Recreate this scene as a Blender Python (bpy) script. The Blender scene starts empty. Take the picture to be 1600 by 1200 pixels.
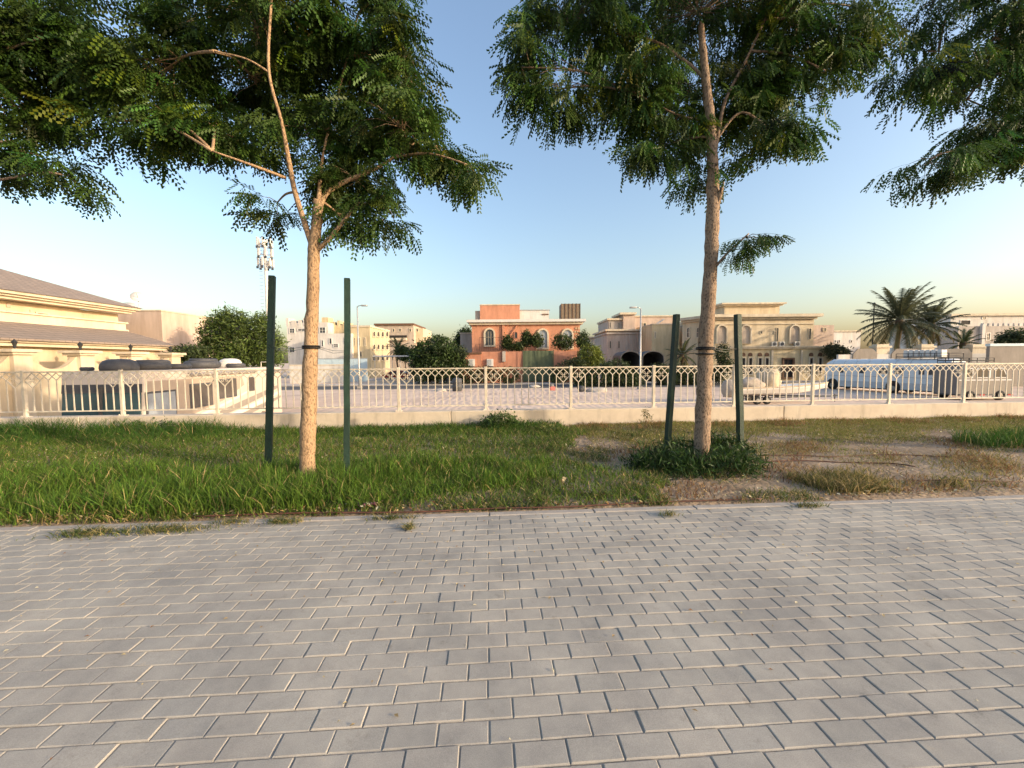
import bpy, bmesh, math, random
import numpy as np
from mathutils import Vector, Matrix

random.seed(7)
rng = np.random.default_rng(7)
S = bpy.context.scene
COL = S.collection

# ------------------------------------------------------------------ camera
FPX, PITCH, ROLL, CAMH = 617.0, 0.058, 0.0078, 1.44
THETA = 0.0618                       # the park (fence, wall, paving) is turned this much to the view
cam = bpy.data.cameras.new('camera')
cam.lens = FPX / 1600 * 36
cam.sensor_width = 36
cam.clip_start, cam.clip_end = 0.05, 6000
camo = bpy.data.objects.new('camera', cam)
COL.objects.link(camo)
CROT = Matrix.Rotation(math.pi / 2 - PITCH, 3, 'X') @ Matrix.Rotation(-ROLL, 3, 'Z')
camo.matrix_world = Matrix.Translation((0, 0, CAMH)) @ CROT.to_4x4()
S.camera = camo

# ------------------------------------------------------------------ sky, sun, exposure
SUN_AZ, SUN_EL = math.radians(113), math.radians(14.5)
world = bpy.data.worlds.new('World')
S.world = world
world.use_nodes = True
wn = world.node_tree.nodes
sky = wn.new('ShaderNodeTexSky')
sky.sky_type = 'NISHITA'
sky.sun_disc = False
sky.sun_elevation = SUN_EL
sky.sun_rotation = SUN_AZ
sky.air_density = 1.35
sky.dust_density = 3.3
sky.ozone_density = 2.2
hz = wn.new('ShaderNodeMix')                       # slight even tint over the whole sky, against its green cast
hz.data_type = 'RGBA'; hz.blend_type = 'MULTIPLY'; hz.inputs[0].default_value = 1.0
hz.inputs[7].default_value = (1.01, 0.975, 1.01, 1)
world.node_tree.links.new(sky.outputs[0], hz.inputs[6])
world.node_tree.links.new(hz.outputs[2], wn['Background'].inputs[0])
wn['Background'].inputs[1].default_value = 0.15
sl = bpy.data.lights.new('sun', 'SUN')
sl.energy = 2.1
sl.angle = math.radians(0.6)
sl.color = (1.0, 0.81, 0.56)
so = bpy.data.objects.new('sun', sl)
COL.objects.link(so)
tosun = Vector((math.sin(SUN_AZ) * math.cos(SUN_EL), math.cos(SUN_AZ) * math.cos(SUN_EL), math.sin(SUN_EL)))
so.rotation_euler = tosun.to_track_quat('Z', 'Y').to_euler()
S.view_settings.view_transform = 'Standard'
S.view_settings.look = 'None'
S.view_settings.gamma = 1
S.view_settings.use_curve_mapping = False
S.view_settings.exposure = 1.24

# ------------------------------------------------------------------ measuring helpers
LOT = -2.0                           # level of the car park beyond the retaining wall


def ray(px, py):
    return CROT @ Vector(((px - 800) / FPX, (600 - py) / FPX, -1))


def at(px, py, Y):
    r = ray(px, py)
    return Vector((0, 0, CAMH)) + r * (Y / r.y)


def atX(px, py, X):
    r = ray(px, py)
    return Vector((0, 0, CAMH)) + r * (X / r.x)


def G(px, py, z=0.0):
    r = ray(px, py)
    return Vector((0, 0, CAMH)) + r * ((z - CAMH) / r.z)


def to_park(p):
    c, s = math.cos(THETA), math.sin(THETA)
    return Vector((p[0] * c + p[1] * s, -p[0] * s + p[1] * c, p[2]))


# ------------------------------------------------------------------ materials
MATS = {}


def mat(name, col, rough=0.8, var=0.12, scale=3.0, bump=0.0, bscale=40.0, spec=0.3, metal=0.0, col2=None, trans=0.0):
    if name in MATS:
        return MATS[name]
    m = bpy.data.materials.new(name)
    m.use_nodes = True
    nt = m.node_tree
    n, l = nt.nodes, nt.links
    b = n['Principled BSDF']
    b.inputs['Roughness'].default_value = rough
    b.inputs['Specular IOR Level'].default_value = spec
    b.inputs['Metallic'].default_value = metal
    tc = n.new('ShaderNodeTexCoord')
    nz = n.new('ShaderNodeTexNoise')
    nz.inputs['Scale'].default_value = scale
    nz.inputs['Detail'].default_value = 6
    nz.inputs['Roughness'].default_value = 0.65
    l.new(tc.outputs['Object'], nz.inputs['Vector'])
    rp = n.new('ShaderNodeValToRGB')
    rp.color_ramp.elements[0].position = 0.3
    rp.color_ramp.elements[1].position = 0.7
    c2 = col2 if col2 else tuple(min(1, c * (1 + var)) for c in col)
    c1 = tuple(c * (1 - var) for c in col) if not col2 else col
    rp.color_ramp.elements[0].color = (*c1, 1)
    rp.color_ramp.elements[1].color = (*c2, 1)
    l.new(nz.outputs['Fac'], rp.inputs['Fac'])
    l.new(rp.outputs['Color'], b.inputs['Base Color'])
    if bump > 0:
        nb = n.new('ShaderNodeTexNoise')
        nb.inputs['Scale'].default_value = bscale
        nb.inputs['Detail'].default_value = 5
        l.new(tc.outputs['Object'], nb.inputs['Vector'])
        bp = n.new('ShaderNodeBump')
        bp.inputs['Strength'].default_value = bump
        bp.inputs['Distance'].default_value = 0.02
        l.new(nb.outputs['Fac'], bp.inputs['Height'])
        l.new(bp.outputs['Normal'], b.inputs['Normal'])
    if trans > 0:
        tr = n.new('ShaderNodeBsdfTranslucent')
        l.new(rp.outputs['Color'], tr.inputs['Color'])
        mx = n.new('ShaderNodeMixShader')
        mx.inputs[0].default_value = trans
        l.new(b.outputs[0], mx.inputs[1])
        l.new(tr.outputs[0], mx.inputs[2])
        l.new(mx.outputs[0], n['Material Output'].inputs['Surface'])
    MATS[name] = m
    return m


def mat_attr(name, rough=0.6, trans=0.35, spec=0.25):
    """colour carried by each blade or leaf"""
    m = bpy.data.materials.new(name)
    m.use_nodes = True
    n, l = m.node_tree.nodes, m.node_tree.links
    b = n['Principled BSDF']
    b.inputs['Roughness'].default_value = rough
    b.inputs['Specular IOR Level'].default_value = spec
    a = n.new('ShaderNodeAttribute')
    a.attribute_name = 'tint'
    l.new(a.outputs['Color'], b.inputs['Base Color'])
    tr = n.new('ShaderNodeBsdfTranslucent')
    l.new(a.outputs['Color'], tr.inputs['Color'])
    mx = n.new('ShaderNodeMixShader')
    mx.inputs[0].default_value = trans
    l.new(b.outputs[0], mx.inputs[1])
    l.new(tr.outputs[0], mx.inputs[2])
    l.new(mx.outputs[0], n['Material Output'].inputs['Surface'])
    MATS[name] = m
    return m


def mat_paver():
    m = bpy.data.materials.new('concrete_paver')
    m.use_nodes = True
    n, l = m.node_tree.nodes, m.node_tree.links
    b = n['Principled BSDF']
    b.inputs['Roughness'].default_value = 0.85
    b.inputs['Specular IOR Level'].default_value = 0.25
    oi = n.new('ShaderNodeObjectInfo')
    ge = n.new('ShaderNodeNewGeometry')
    ad = n.new('ShaderNodeMath'); ad.operation = 'ADD'
    l.new(oi.outputs['Random'], ad.inputs[0]); l.new(ge.outputs['Random Per Island'], ad.inputs[1])
    fr = n.new('ShaderNodeMath'); fr.operation = 'FRACT'
    l.new(ad.outputs[0], fr.inputs[0])
    rp = n.new('ShaderNodeValToRGB')
    cs = [(0, (0.355, 0.342, 0.318)), (0.35, (0.382, 0.365, 0.338)), (0.7, (0.395, 0.373, 0.342)), (1, (0.365, 0.354, 0.334))]
    while len(rp.color_ramp.elements) < len(cs):
        rp.color_ramp.elements.new(0.5)
    for e, (p, c) in zip(rp.color_ramp.elements, cs):
        e.position = p; e.color = (*c, 1)
    l.new(fr.outputs[0], rp.inputs['Fac'])
    # world-space dirt and fine grain
    big = n.new('ShaderNodeTexNoise'); big.inputs['Scale'].default_value = 1.6; big.inputs['Detail'].default_value = 8
    big.inputs['Roughness'].default_value = 0.7
    l.new(ge.outputs['Position'], big.inputs['Vector'])
    br = n.new('ShaderNodeValToRGB')
    br.color_ramp.elements[0].position = 0.36; br.color_ramp.elements[0].color = (0.74, 0.72, 0.70, 1)
    br.color_ramp.elements[1].position = 0.66; br.color_ramp.elements[1].color = (1.16, 1.11, 1.03, 1)
    l.new(big.outputs['Fac'], br.inputs['Fac'])
    mu = n.new('ShaderNodeMix'); mu.data_type = 'RGBA'; mu.blend_type = 'MULTIPLY'; mu.inputs[0].default_value = 1
    l.new(rp.outputs['Color'], mu.inputs[6]); l.new(br.outputs['Color'], mu.inputs[7])
    gr = n.new('ShaderNodeTexNoise'); gr.inputs['Scale'].default_value = 260; gr.inputs['Detail'].default_value = 3
    l.new(ge.outputs['Position'], gr.inputs['Vector'])
    gr2 = n.new('ShaderNodeValToRGB')
    gr2.color_ramp.elements[0].position = 0.3; gr2.color_ramp.elements[0].color = (0.84, 0.84, 0.84, 1)
    gr2.color_ramp.elements[1].position = 0.7; gr2.color_ramp.elements[1].color = (1.1, 1.1, 1.1, 1)
    l.new(gr.outputs['Fac'], gr2.inputs['Fac'])
    mu2 = n.new('ShaderNodeMix'); mu2.data_type = 'RGBA'; mu2.blend_type = 'MULTIPLY'; mu2.inputs[0].default_value = 1
    l.new(mu.outputs[2], mu2.inputs[6]); l.new(gr2.outputs['Color'], mu2.inputs[7])
    sp_ = n.new('ShaderNodeTexNoise'); sp_.inputs['Scale'].default_value = 7.5; sp_.inputs['Detail'].default_value = 9; sp_.inputs['Roughness'].default_value = .78
    l.new(ge.outputs['Position'], sp_.inputs['Vector'])
    sr_ = n.new('ShaderNodeValToRGB')
    cs2 = [(.30, (.70, .68, .66)), (.42, (.97, .97, .97)), (.60, (1, 1, 1)), (.74, (1.22, 1.13, 1.0))]
    while len(sr_.color_ramp.elements) < 4:
        sr_.color_ramp.elements.new(.5)
    for e, (p, c) in zip(sr_.color_ramp.elements, cs2):
        e.position = p; e.color = (*c, 1)
    l.new(sp_.outputs['Fac'], sr_.inputs['Fac'])
    mu3 = n.new('ShaderNodeMix'); mu3.data_type = 'RGBA'; mu3.blend_type = 'MULTIPLY'; mu3.inputs[0].default_value = 1
    l.new(mu2.outputs[2], mu3.inputs[6]); l.new(sr_.outputs['Color'], mu3.inputs[7])
    l.new(mu3.outputs[2], b.inputs['Base Color'])
    bp = n.new('ShaderNodeBump'); bp.inputs['Strength'].default_value = 0.18; bp.inputs['Distance'].default_value = 0.004
    l.new(gr.outputs['Fac'], bp.inputs['Height'])
    l.new(bp.outputs['Normal'], b.inputs['Normal'])
    MATS['paver'] = m
    return m


def mat_bark(name, c1, c2, dark, streak=6.0):
    m = bpy.data.materials.new(name)
    m.use_nodes = True
    n, l = m.node_tree.nodes, m.node_tree.links
    b = n['Principled BSDF']
    b.inputs['Roughness'].default_value = 0.9
    b.inputs['Specular IOR Level'].default_value = 0.15
    tc = n.new('ShaderNodeTexCoord')
    mp = n.new('ShaderNodeMapping'); mp.inputs['Scale'].default_value = (1, 1, 0.55)
    l.new(tc.outputs['Object'], mp.inputs['Vector'])
    a = n.new('ShaderNodeTexNoise'); a.inputs['Scale'].default_value = streak; a.inputs['Detail'].default_value = 7
    a.inputs['Roughness'].default_value = 0.7
    l.new(mp.outputs[0], a.inputs['Vector'])
    r = n.new('ShaderNodeValToRGB')
    r.color_ramp.elements[0].position = 0.32; r.color_ramp.elements[0].color = (*c1, 1)
    r.color_ramp.elements[1].position = 0.68; r.color_ramp.elements[1].color = (*c2, 1)
    l.new(a.outputs['Fac'], r.inputs['Fac'])
    v = n.new('ShaderNodeTexNoise'); v.inputs['Scale'].default_value = 55; v.inputs['Detail'].default_value = 4
    l.new(mp.outputs[0], v.inputs['Vector'])
    vr = n.new('ShaderNodeValToRGB')
    vr.color_ramp.elements[0].position = 0.36; vr.color_ramp.elements[0].color = (1, 1, 1, 1)
    vr.color_ramp.elements[1].position = 0.50; vr.color_ramp.elements[1].color = (0, 0, 0, 1)
    l.new(v.outputs['Fac'], vr.inputs['Fac'])
    mx = n.new('ShaderNodeMix'); mx.data_type = 'RGBA'
    mx.inputs[7].default_value = (*dark, 1)
    l.new(vr.outputs['Color'], mx.inputs[0]); l.new(r.outputs['Color'], mx.inputs[6])
    l.new(mx.outputs[2], b.inputs['Base Color'])
    bp = n.new('ShaderNodeBump'); bp.inputs['Strength'].default_value = 0.9; bp.inputs['Distance'].default_value = 0.012
    l.new(v.outputs['Fac'], bp.inputs['Height']); l.new(bp.outputs['Normal'], b.inputs['Normal'])
    MATS[name] = m
    return m


def mat_ground(name, cols, scale, bump, bscale, wave=None):
    m = bpy.data.materials.new(name)
    m.use_nodes = True
    n, l = m.node_tree.nodes, m.node_tree.links
    b = n['Principled BSDF']
    b.inputs['Roughness'].default_value = 0.95
    b.inputs['Specular IOR Level'].default_value = 0.1
    ge = n.new('ShaderNodeNewGeometry')
    a = n.new('ShaderNodeTexNoise'); a.inputs['Scale'].default_value = scale; a.inputs['Detail'].default_value = 9
    a.inputs['Roughness'].default_value = 0.7
    l.new(ge.outputs['Position'], a.inputs['Vector'])
    r = n.new('ShaderNodeValToRGB')
    while len(r.color_ramp.elements) < len(cols):
        r.color_ramp.elements.new(0.5)
    for e, (p, c) in zip(r.color_ramp.elements, cols):
        e.position = p; e.color = (*c, 1)
    l.new(a.outputs['Fac'], r.inputs['Fac'])
    l.new(r.outputs['Color'], b.inputs['Base Color'])
    v = n.new('ShaderNodeTexNoise'); v.inputs['Scale'].default_value = bscale; v.inputs['Detail'].default_value = 6
    l.new(ge.outputs['Position'], v.inputs['Vector'])
    h = v.outputs['Fac']
    if wave:
        w = n.new('ShaderNodeTexWave'); w.inputs['Scale'].default_value = wave; w.inputs['Distortion'].default_value = 9
        w.inputs['Detail'].default_value = 3
        l.new(ge.outputs['Position'], w.inputs['Vector'])
        ad = n.new('ShaderNodeMath'); ad.operation = 'ADD'
        l.new(w.outputs['Fac'], ad.inputs[0]); l.new(h, ad.inputs[1])
        h = ad.outputs[0]
    bp = n.new('ShaderNodeBump'); bp.inputs['Strength'].default_value = bump; bp.inputs['Distance'].default_value = 0.05
    l.new(h, bp.inputs['Height']); l.new(bp.outputs['Normal'], b.inputs['Normal'])
    MATS[name] = m
    return m


def mat_tiles():
    m = bpy.data.materials.new('roof_tiles')
    m.use_nodes = True
    n, l = m.node_tree.nodes, m.node_tree.links
    b = n['Principled BSDF']; b.inputs['Roughness'].default_value = 0.85
    ge = n.new('ShaderNodeNewGeometry')
    sp = n.new('ShaderNodeSeparateXYZ'); l.new(ge.outputs['Position'], sp.inputs[0])
    cb = n.new('ShaderNodeCombineXYZ')
    l.new(sp.outputs['Y'], cb.inputs['X']); l.new(sp.outputs['Z'], cb.inputs['Y'])
    br = n.new('ShaderNodeTexBrick'); br.inputs['Scale'].default_value = 1.0
    br.inputs['Brick Width'].default_value = 0.3; br.inputs['Row Height'].default_value = 0.13
    br.inputs['Mortar Size'].default_value = 0.012
    br.inputs['Color1'].default_value = (0.25, 0.195, 0.16, 1); br.inputs['Color2'].default_value = (0.30, 0.235, 0.19, 1)
    br.inputs['Mortar'].default_value = (0.16, 0.125, 0.10, 1)
    l.new(cb.outputs[0], br.inputs['Vector'])
    l.new(br.outputs['Color'], b.inputs['Base Color'])
    bp = n.new('ShaderNodeBump'); bp.inputs['Strength'].default_value = 0.6; bp.inputs['Distance'].default_value = 0.03
    bp.invert = True
    l.new(br.outputs['Fac'], bp.inputs['Height']); l.new(bp.outputs['Normal'], b.inputs['Normal'])
    MATS['roof_tiles'] = m
    return m


# ------------------------------------------------------------------ mesh builders
ORI = {}


class MB:
    def __init__(self):
        self.v, self.f = [], []

    def add(self, vs, fs):
        o = len(self.v)
        self.v += [tuple(x) for x in vs]
        self.f += [tuple(i + o for i in f) for f in fs]
        return self

    def box(self, x0, x1, y0, y1, z0, z1):
        x0, x1 = sorted((x0, x1)); y0, y1 = sorted((y0, y1)); z0, z1 = sorted((z0, z1))
        return self.add([(x0, y0, z0), (x1, y0, z0), (x1, y1, z0), (x0, y1, z0), (x0, y0, z1), (x1, y0, z1), (x1, y1, z1), (x0, y1, z1)],
                        [(3, 2, 1, 0), (4, 5, 6, 7), (0, 1, 5, 4), (1, 2, 6, 5), (2, 3, 7, 6), (3, 0, 4, 7)])

    def bbox(self, x0, x1, y0, y1, z0, z1, bev=0.05, seg=2, shear=None):
        bm = bmesh.new()
        bmesh.ops.create_cube(bm, size=1)
        for v in bm.verts:
            v.co = Vector(((x0 + x1) / 2 + v.co.x * (x1 - x0), (y0 + y1) / 2 + v.co.y * (y1 - y0), (z0 + z1) / 2 + v.co.z * (z1 - z0)))
            if shear:
                v.co = shear(v.co)
        bmesh.ops.bevel(bm, geom=bm.edges[:], offset=bev, segments=seg, profile=0.5, affect='EDGES')
        bm.verts.index_update()
        self.add([v.co[:] for v in bm.verts], [[v.index for v in f.verts] for f in bm.faces])
        bm.free()
        return self

    def tube(self, pts, rad, n=8, cap=True):
        pts = [Vector(p) for p in pts]
        if not hasattr(rad, '__len__'):
            rad = [rad] * len(pts)
        o = len(self.v)
        prev = None
        for i, p in enumerate(pts):
            d = (pts[min(i + 1, len(pts) - 1)] - pts[max(i - 1, 0)])
            d = d.normalized() if d.length > 1e-9 else Vector((0, 0, 1))
            if prev is None:
                a = Vector((1, 0, 0)) if abs(d.x) < 0.9 else Vector((0, 1, 0))
                a = (a - d * a.dot(d)).normalized()
            else:
                a = (prev - d * prev.dot(d)).normalized()
            prev = a
            b = d.cross(a)
            for k in range(n):
                t = 2 * math.pi * k / n
                self.v.append(tuple(p + (a * math.cos(t) + b * math.sin(t)) * rad[i]))
        for i in range(len(pts) - 1):
            for k in range(n):
                k2 = (k + 1) % n
                self.f.append((o + i * n + k, o + i * n + k2, o + (i + 1) * n + k2, o + (i + 1) * n + k))
        if cap:
            self.f.append(tuple(o + k for k in reversed(range(n))))
            self.f.append(tuple(o + (len(pts) - 1) * n + k for k in range(n)))
        return self

    def lathe(self, prof, c=(0, 0, 0), n=16, axis='Z'):
        o = len(self.v)
        for r, h in prof:
            for k in range(n):
                t = 2 * math.pi * k / n
                a, b = r * math.cos(t), r * math.sin(t)
                p = {'Z': (a, b, h), 'Y': (a, h, b), 'X': (h, a, b)}[axis]
                self.v.append((c[0] + p[0], c[1] + p[1], c[2] + p[2]))
        for i in range(len(prof) - 1):
            for k in range(n):
                k2 = (k + 1) % n
                self.f.append((o + i * n + k, o + i * n + k2, o + (i + 1) * n + k2, o + (i + 1) * n + k))
        self.f.append(tuple(o + k for k in reversed(range(n))))
        self.f.append(tuple(o + (len(prof) - 1) * n + k for k in range(n)))
        return self

    def torus(self, c, R, r, n=20, m=8, axis='Z', sx=1, sy=1):
        o = len(self.v)
        for i in range(n):
            t = 2 * math.pi * i / n
            for j in range(m):
                q = 2 * math.pi * j / m
                a, b, h = (R + r * math.cos(q)) * math.cos(t) * sx, (R + r * math.cos(q)) * math.sin(t) * sy, r * math.sin(q)
                p = {'Z': (a, b, h), 'Y': (a, h, b), 'X': (h, a, b)}[axis]
                self.v.append((c[0] + p[0], c[1] + p[1], c[2] + p[2]))
        for i in range(n):
            for j in range(m):
                i2, j2 = (i + 1) % n, (j + 1) % m
                self.f.append((o + i * m + j, o + i2 * m + j, o + i2 * m + j2, o + i * m + j2))
        return self

    def ext(self, poly, pl, d0, d1):
        """extrude a 2D polygon of plane pl from d0 to d1 along its normal"""
        n = len(poly)
        vs = [pl.P(a, b, d0) for a, b in poly] + [pl.P(a, b, d1) for a, b in poly]
        fs = [tuple(reversed(range(n))), tuple(range(n, 2 * n))]
        fs += [(i, (i + 1) % n, n + (i + 1) % n, n + i) for i in range(n)]
        return self.add(vs, fs)

    def ring(self, outer, inner, pl, d0, d1):
        n = len(outer)
        vs = [pl.P(a, b, d) for d in (d0, d1) for poly in (outer, inner) for a, b in poly]
        fs = []
        for i in range(n):
            j = (i + 1) % n
            fs += [(2 * n + i, 2 * n + j, 3 * n + j, 3 * n + i), (i, j, 2 * n + j, 2 * n + i), (n + j, n + i, 3 * n + i, 3 * n + j)]
        return self.add(vs, fs)

    def build(self, name, m, parent=None, smooth=False, local=False):
        me = bpy.data.meshes.new(name)
        off = (0, 0, 0) if (parent is None or local) else ORI.get(parent.name, (0, 0, 0))
        me.from_pydata([(x - off[0], y - off[1], z - off[2]) for x, y, z in self.v], [], self.f)
        bm = bmesh.new(); bm.from_mesh(me); bmesh.ops.recalc_face_normals(bm, faces=bm.faces); bm.to_mesh(me); bm.free()
        me.materials.append(MATS[m] if isinstance(m, str) else m)
        if smooth:
            me.polygons.foreach_set('use_smooth', [True] * len(me.polygons))
        o = bpy.data.objects.new(name, me)
        COL.objects.link(o)
        if parent is not None:
            o.parent = parent
            ORI[o.name] = off
        return o


def np_mesh(name, V, F, m, parent=None, tint=None, smooth=False):
    """V (n,3), F list of (k,3) or (k,4) index arrays"""
    me = bpy.data.meshes.new(name)
    V = np.asarray(V, np.float32)
    if parent is not None:
        V = V - np.asarray(ORI.get(parent.name, (0, 0, 0)), np.float32)
    me.vertices.add(len(V)); me.vertices.foreach_set('co', V.ravel())
    idx = np.concatenate([f.ravel() for f in F]).astype(np.int32)
    tot = np.concatenate([np.full(len(f), f.shape[1], np.int32) for f in F])
    st = np.concatenate([[0], np.cumsum(tot)[:-1]]).astype(np.int32)
    me.loops.add(len(idx)); me.loops.foreach_set('vertex_index', idx)
    me.polygons.add(len(tot)); me.polygons.foreach_set('loop_start', st); me.polygons.foreach_set('loop_total', tot)
    me.polygons.foreach_set('use_smooth', np.full(len(tot), bool(smooth)))
    me.update(calc_edges=True)
    if tint is not None:
        at_ = me.attributes.new('tint', 'FLOAT_COLOR', 'POINT')
        c = np.ones((len(V), 4), np.float32); c[:, :3] = tint
        at_.data.foreach_set('color', c.ravel())
    me.materials.append(MATS[m] if isinstance(m, str) else m)
    o = bpy.data.objects.new(name, me)
    COL.objects.link(o)
    if parent is not None:
        o.parent = parent
    return o


def tag(o, label, cat, group=None):
    o['label'] = label; o['category'] = cat
    if group: o['group'] = group
    return o


def thing(name, label, cat, loc=(0, 0, 0), rz=0.0, group=None):
    o = bpy.data.objects.new(name, None)
    o.empty_display_size = 0.3
    COL.objects.link(o)
    o.location = loc; o.rotation_euler = (0, 0, rz)
    ORI[o.name] = tuple(loc)
    return tag(o, label, cat, group)


def kind(o, k):
    o['kind'] = k
    return o


class Plane:
    """a vertical wall plane, measured through the view but standing at a real place"""
    def __init__(self, point, normal):
        self.O = Vector(point); self.N = Vector(normal).normalized()
        self.U = Vector((0, 0, 1)); self.R = self.U.cross(self.N)

    def P(self, a, b, d=0):
        return tuple(self.O + self.R * a + self.U * b + self.N * d)

    def px(self, x, y):
        r = ray(x, y); c = Vector((0, 0, CAMH))
        h = c + r * ((self.O - c).dot(self.N) / r.dot(self.N)) - self.O
        return h.dot(self.R), h.dot(self.U)

    def rect(self, x0, y0, x1, y1):
        my, mx = (y0 + y1) / 2, (x0 + x1) / 2
        return self.px(x0, my)[0], self.px(mx, y1)[1], self.px(x1, my)[0], self.px(mx, y0)[1]


def FY(Y):
    return Plane((0, Y, 0), (0, -1, 0))


def FX(X):
    return Plane((X, 0, 0), (1, 0, 0))


def rectp(r):
    a0, b0, a1, b1 = r
    return [(a0, b0), (a1, b0), (a1, b1), (a0, b1)]


def archp(r, n=10):
    a0, b0, a1, b1 = r
    c, rad = (a0 + a1) / 2, (a1 - a0) / 2
    sp = b1 - rad
    return [(a0, b0), (a1, b0)] + [(c + rad * math.cos(math.pi * k / n), sp + rad * math.sin(math.pi * k / n)) for k in range(n + 1)]


def window(parent, pl, r, fm, gm, fw=0.12, arch=False, proud=0.12, bars=0, name='window'):
    """r = (a0,b0,a1,b1) on the plane; frame proud of the wall, pane set back inside it"""
    fn = archp if arch else rectp
    ri = (r[0] + fw, r[1] + fw, r[2] - fw, r[3] - fw)
    w = MB().ring(fn(r), fn(ri), pl, -0.01, proud).build(name, fm, parent)
    MB().ext(fn((ri[0] - .01, ri[1] - .01, ri[2] + .01, ri[3] + .01)), pl, 0.004, 0.02).build('pane', gm, w)
    if bars:
        b = MB()
        for k in range(1, bars + 1):
            a = ri[0] + (ri[2] - ri[0]) * k / (bars + 1)
            b.ext(rectp((a - .025, ri[1], a + .025, ri[3] - (0.25 * (ri[2] - ri[0]) if arch else 0))), pl, 0.022, 0.06)
        m = (ri[1] + ri[3]) / 2
        b.ext(rectp((ri[0], m - .03, ri[2], m + .03)), pl, 0.022, 0.055)
        b.build('glazing_bar', fm, w)
    return w


def wallbox(pl, x0, y0, x1, depth, zbot=LOT):
    """MB box for a building whose front face is on pl, top at pixel y0, going down to the ground"""
    mid = (x0 + x1) / 2
    a0, a1, b = pl.px(x0, y0)[0], pl.px(x1, y0)[0], pl.px(mid, y0)[1]
    return MB().ext(rectp((a0, zbot, a1, b)), pl, -depth, 0), (a0, zbot, a1, b)


# ------------------------------------------------------------------ common materials
mat_paver()
mat_tiles()
mat('joint_sand', (0.40, 0.345, 0.285), 0.95, 0.2, 30, 0.4, 200, 0.1)
mat('kerb_concrete', (0.36, 0.325, 0.29), 0.9, 0.15, 8, 0.3, 120, 0.2)
mat('wall_render', (0.55, 0.46, 0.36), 0.9, 0.13, 2.2, 0.25, 60, 0.2)
mat('fence_paint', (0.66, 0.585, 0.48), 0.55, 0.1, 14, 0.1, 90, 0.35)
mat('green_stake', (0.012, 0.034, 0.024), 0.6, 0.35, 9, 0.3, 50, 0.35)
mat('wire', (0.2, 0.2, 0.19), 0.4, 0.1, 9, metal=0.7)
mat('black_rubber', (0.012, 0.012, 0.013), 0.6, 0.2, 20)
mat('drip_pipe', (0.10, 0.045, 0.03), 0.6, 0.3, 20)
mat('asphalt', (0.10, 0.098, 0.10), 0.9, 0.2, 1.5, 0.4, 60, 0.2)
mat('cream', (0.60, 0.49, 0.34), 0.85, 0.06, 0.5, 0.15, 25, 0.2)
mat('cream_trim', (0.62, 0.53, 0.40), 0.8, 0.05, 0.8, 0.1, 25, 0.2)
mat('pinkish', (0.54, 0.42, 0.345), 0.85, 0.06, 0.5, 0.15, 25, 0.2)
mat('white_wall', (0.62, 0.585, 0.54), 0.85, 0.06, 0.4, 0.1, 20, 0.2)
mat('yellow_wall', (0.58, 0.47, 0.30), 0.85, 0.06, 0.4, 0.1, 20, 0.2)
mat('beige_wall', (0.47, 0.385, 0.31), 0.85, 0.06, 0.4, 0.1, 20, 0.2)
mat('stone_grey', (0.42, 0.375, 0.335), 0.85, 0.08, 0.7, 0.15, 20, 0.2)
mat('orange_wall', (0.56, 0.265, 0.165), 0.85, 0.07, 0.6, 0.15, 20, 0.2)
mat('orange_low', (0.46, 0.215, 0.14), 0.85, 0.12, 0.8, 0.15, 20, 0.2)
mat('grey_wall', (0.27, 0.24, 0.21), 0.85, 0.08, 0.6, 0.15, 20, 0.2)
mat('glass', (0.05, 0.06, 0.07), 0.12, 0.1, 2, spec=0.6)
mat('glass_pale', (0.30, 0.33, 0.36), 0.15, 0.15, 2, spec=0.6)
mat('glass_teal', (0.035, 0.075, 0.085), 0.08, 0.25, 1.5, spec=0.7)
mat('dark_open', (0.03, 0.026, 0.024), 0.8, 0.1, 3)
mat('brown_wood', (0.14, 0.075, 0.045), 0.7, 0.2, 5)
mat('screen_brown', (0.20, 0.15, 0.10), 0.7, 0.15, 3)
mat('green_cloth', (0.085, 0.105, 0.062), 0.85, 0.18, 2.5)
mat('galv', (0.45, 0.45, 0.44), 0.5, 0.1, 4, metal=0.4)
mat('white_paint', (0.64, 0.61, 0.57), 0.45, 0.05, 1.5, spec=0.4)
mat('rv_body', (0.60, 0.50, 0.41), 0.35, 0.05, 1.0, spec=0.45)
mat('rv_stripe', (0.27, 0.235, 0.20), 0.35, 0.06, 2, spec=0.45)
mat('rv_light', (0.70, 0.64, 0.55), 0.35, 0.04, 2, spec=0.45)
mat('dark_grey', (0.07, 0.07, 0.075), 0.6, 0.2, 6)
mat('bus_white', (0.62, 0.64, 0.65), 0.4, 0.06, 1.2, spec=0.45)
mat('bus_skirt', (0.45, 0.46, 0.47), 0.5, 0.1, 1.2, spec=0.4)
mat('van_grey', (0.15, 0.135, 0.125), 0.4, 0.06, 1.2, spec=0.45)
mat('red_lens', (0.45, 0.02, 0.02), 0.3, 0.1, 5)
mat('red_car', (0.22, 0.02, 0.018), 0.25, 0.1, 2, spec=0.6)
mat('tyre', (0.02, 0.02, 0.02), 0.85, 0.15, 20)
mat('rim', (0.22, 0.22, 0.22), 0.35, 0.1, 5, metal=0.6)
mat('tarp', (0.36, 0.31, 0.26), 0.9, 0.15, 4, 0.4, 12)
mat('tan_tarp', (0.50, 0.40, 0.28), 0.9, 0.15, 4, 0.4, 12)
mat('pale_blue', (0.50, 0.60, 0.64), 0.6, 0.08, 1)
mat('lamp_black', (0.03, 0.03, 0.03), 0.5, 0.1, 8)
mat('antenna', (0.62, 0.60, 0.57), 0.5, 0.1, 3)
mat('purple_wrap', (0.16, 0.04, 0.07), 0.35, 0.3, 30, spec=0.5)
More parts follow.
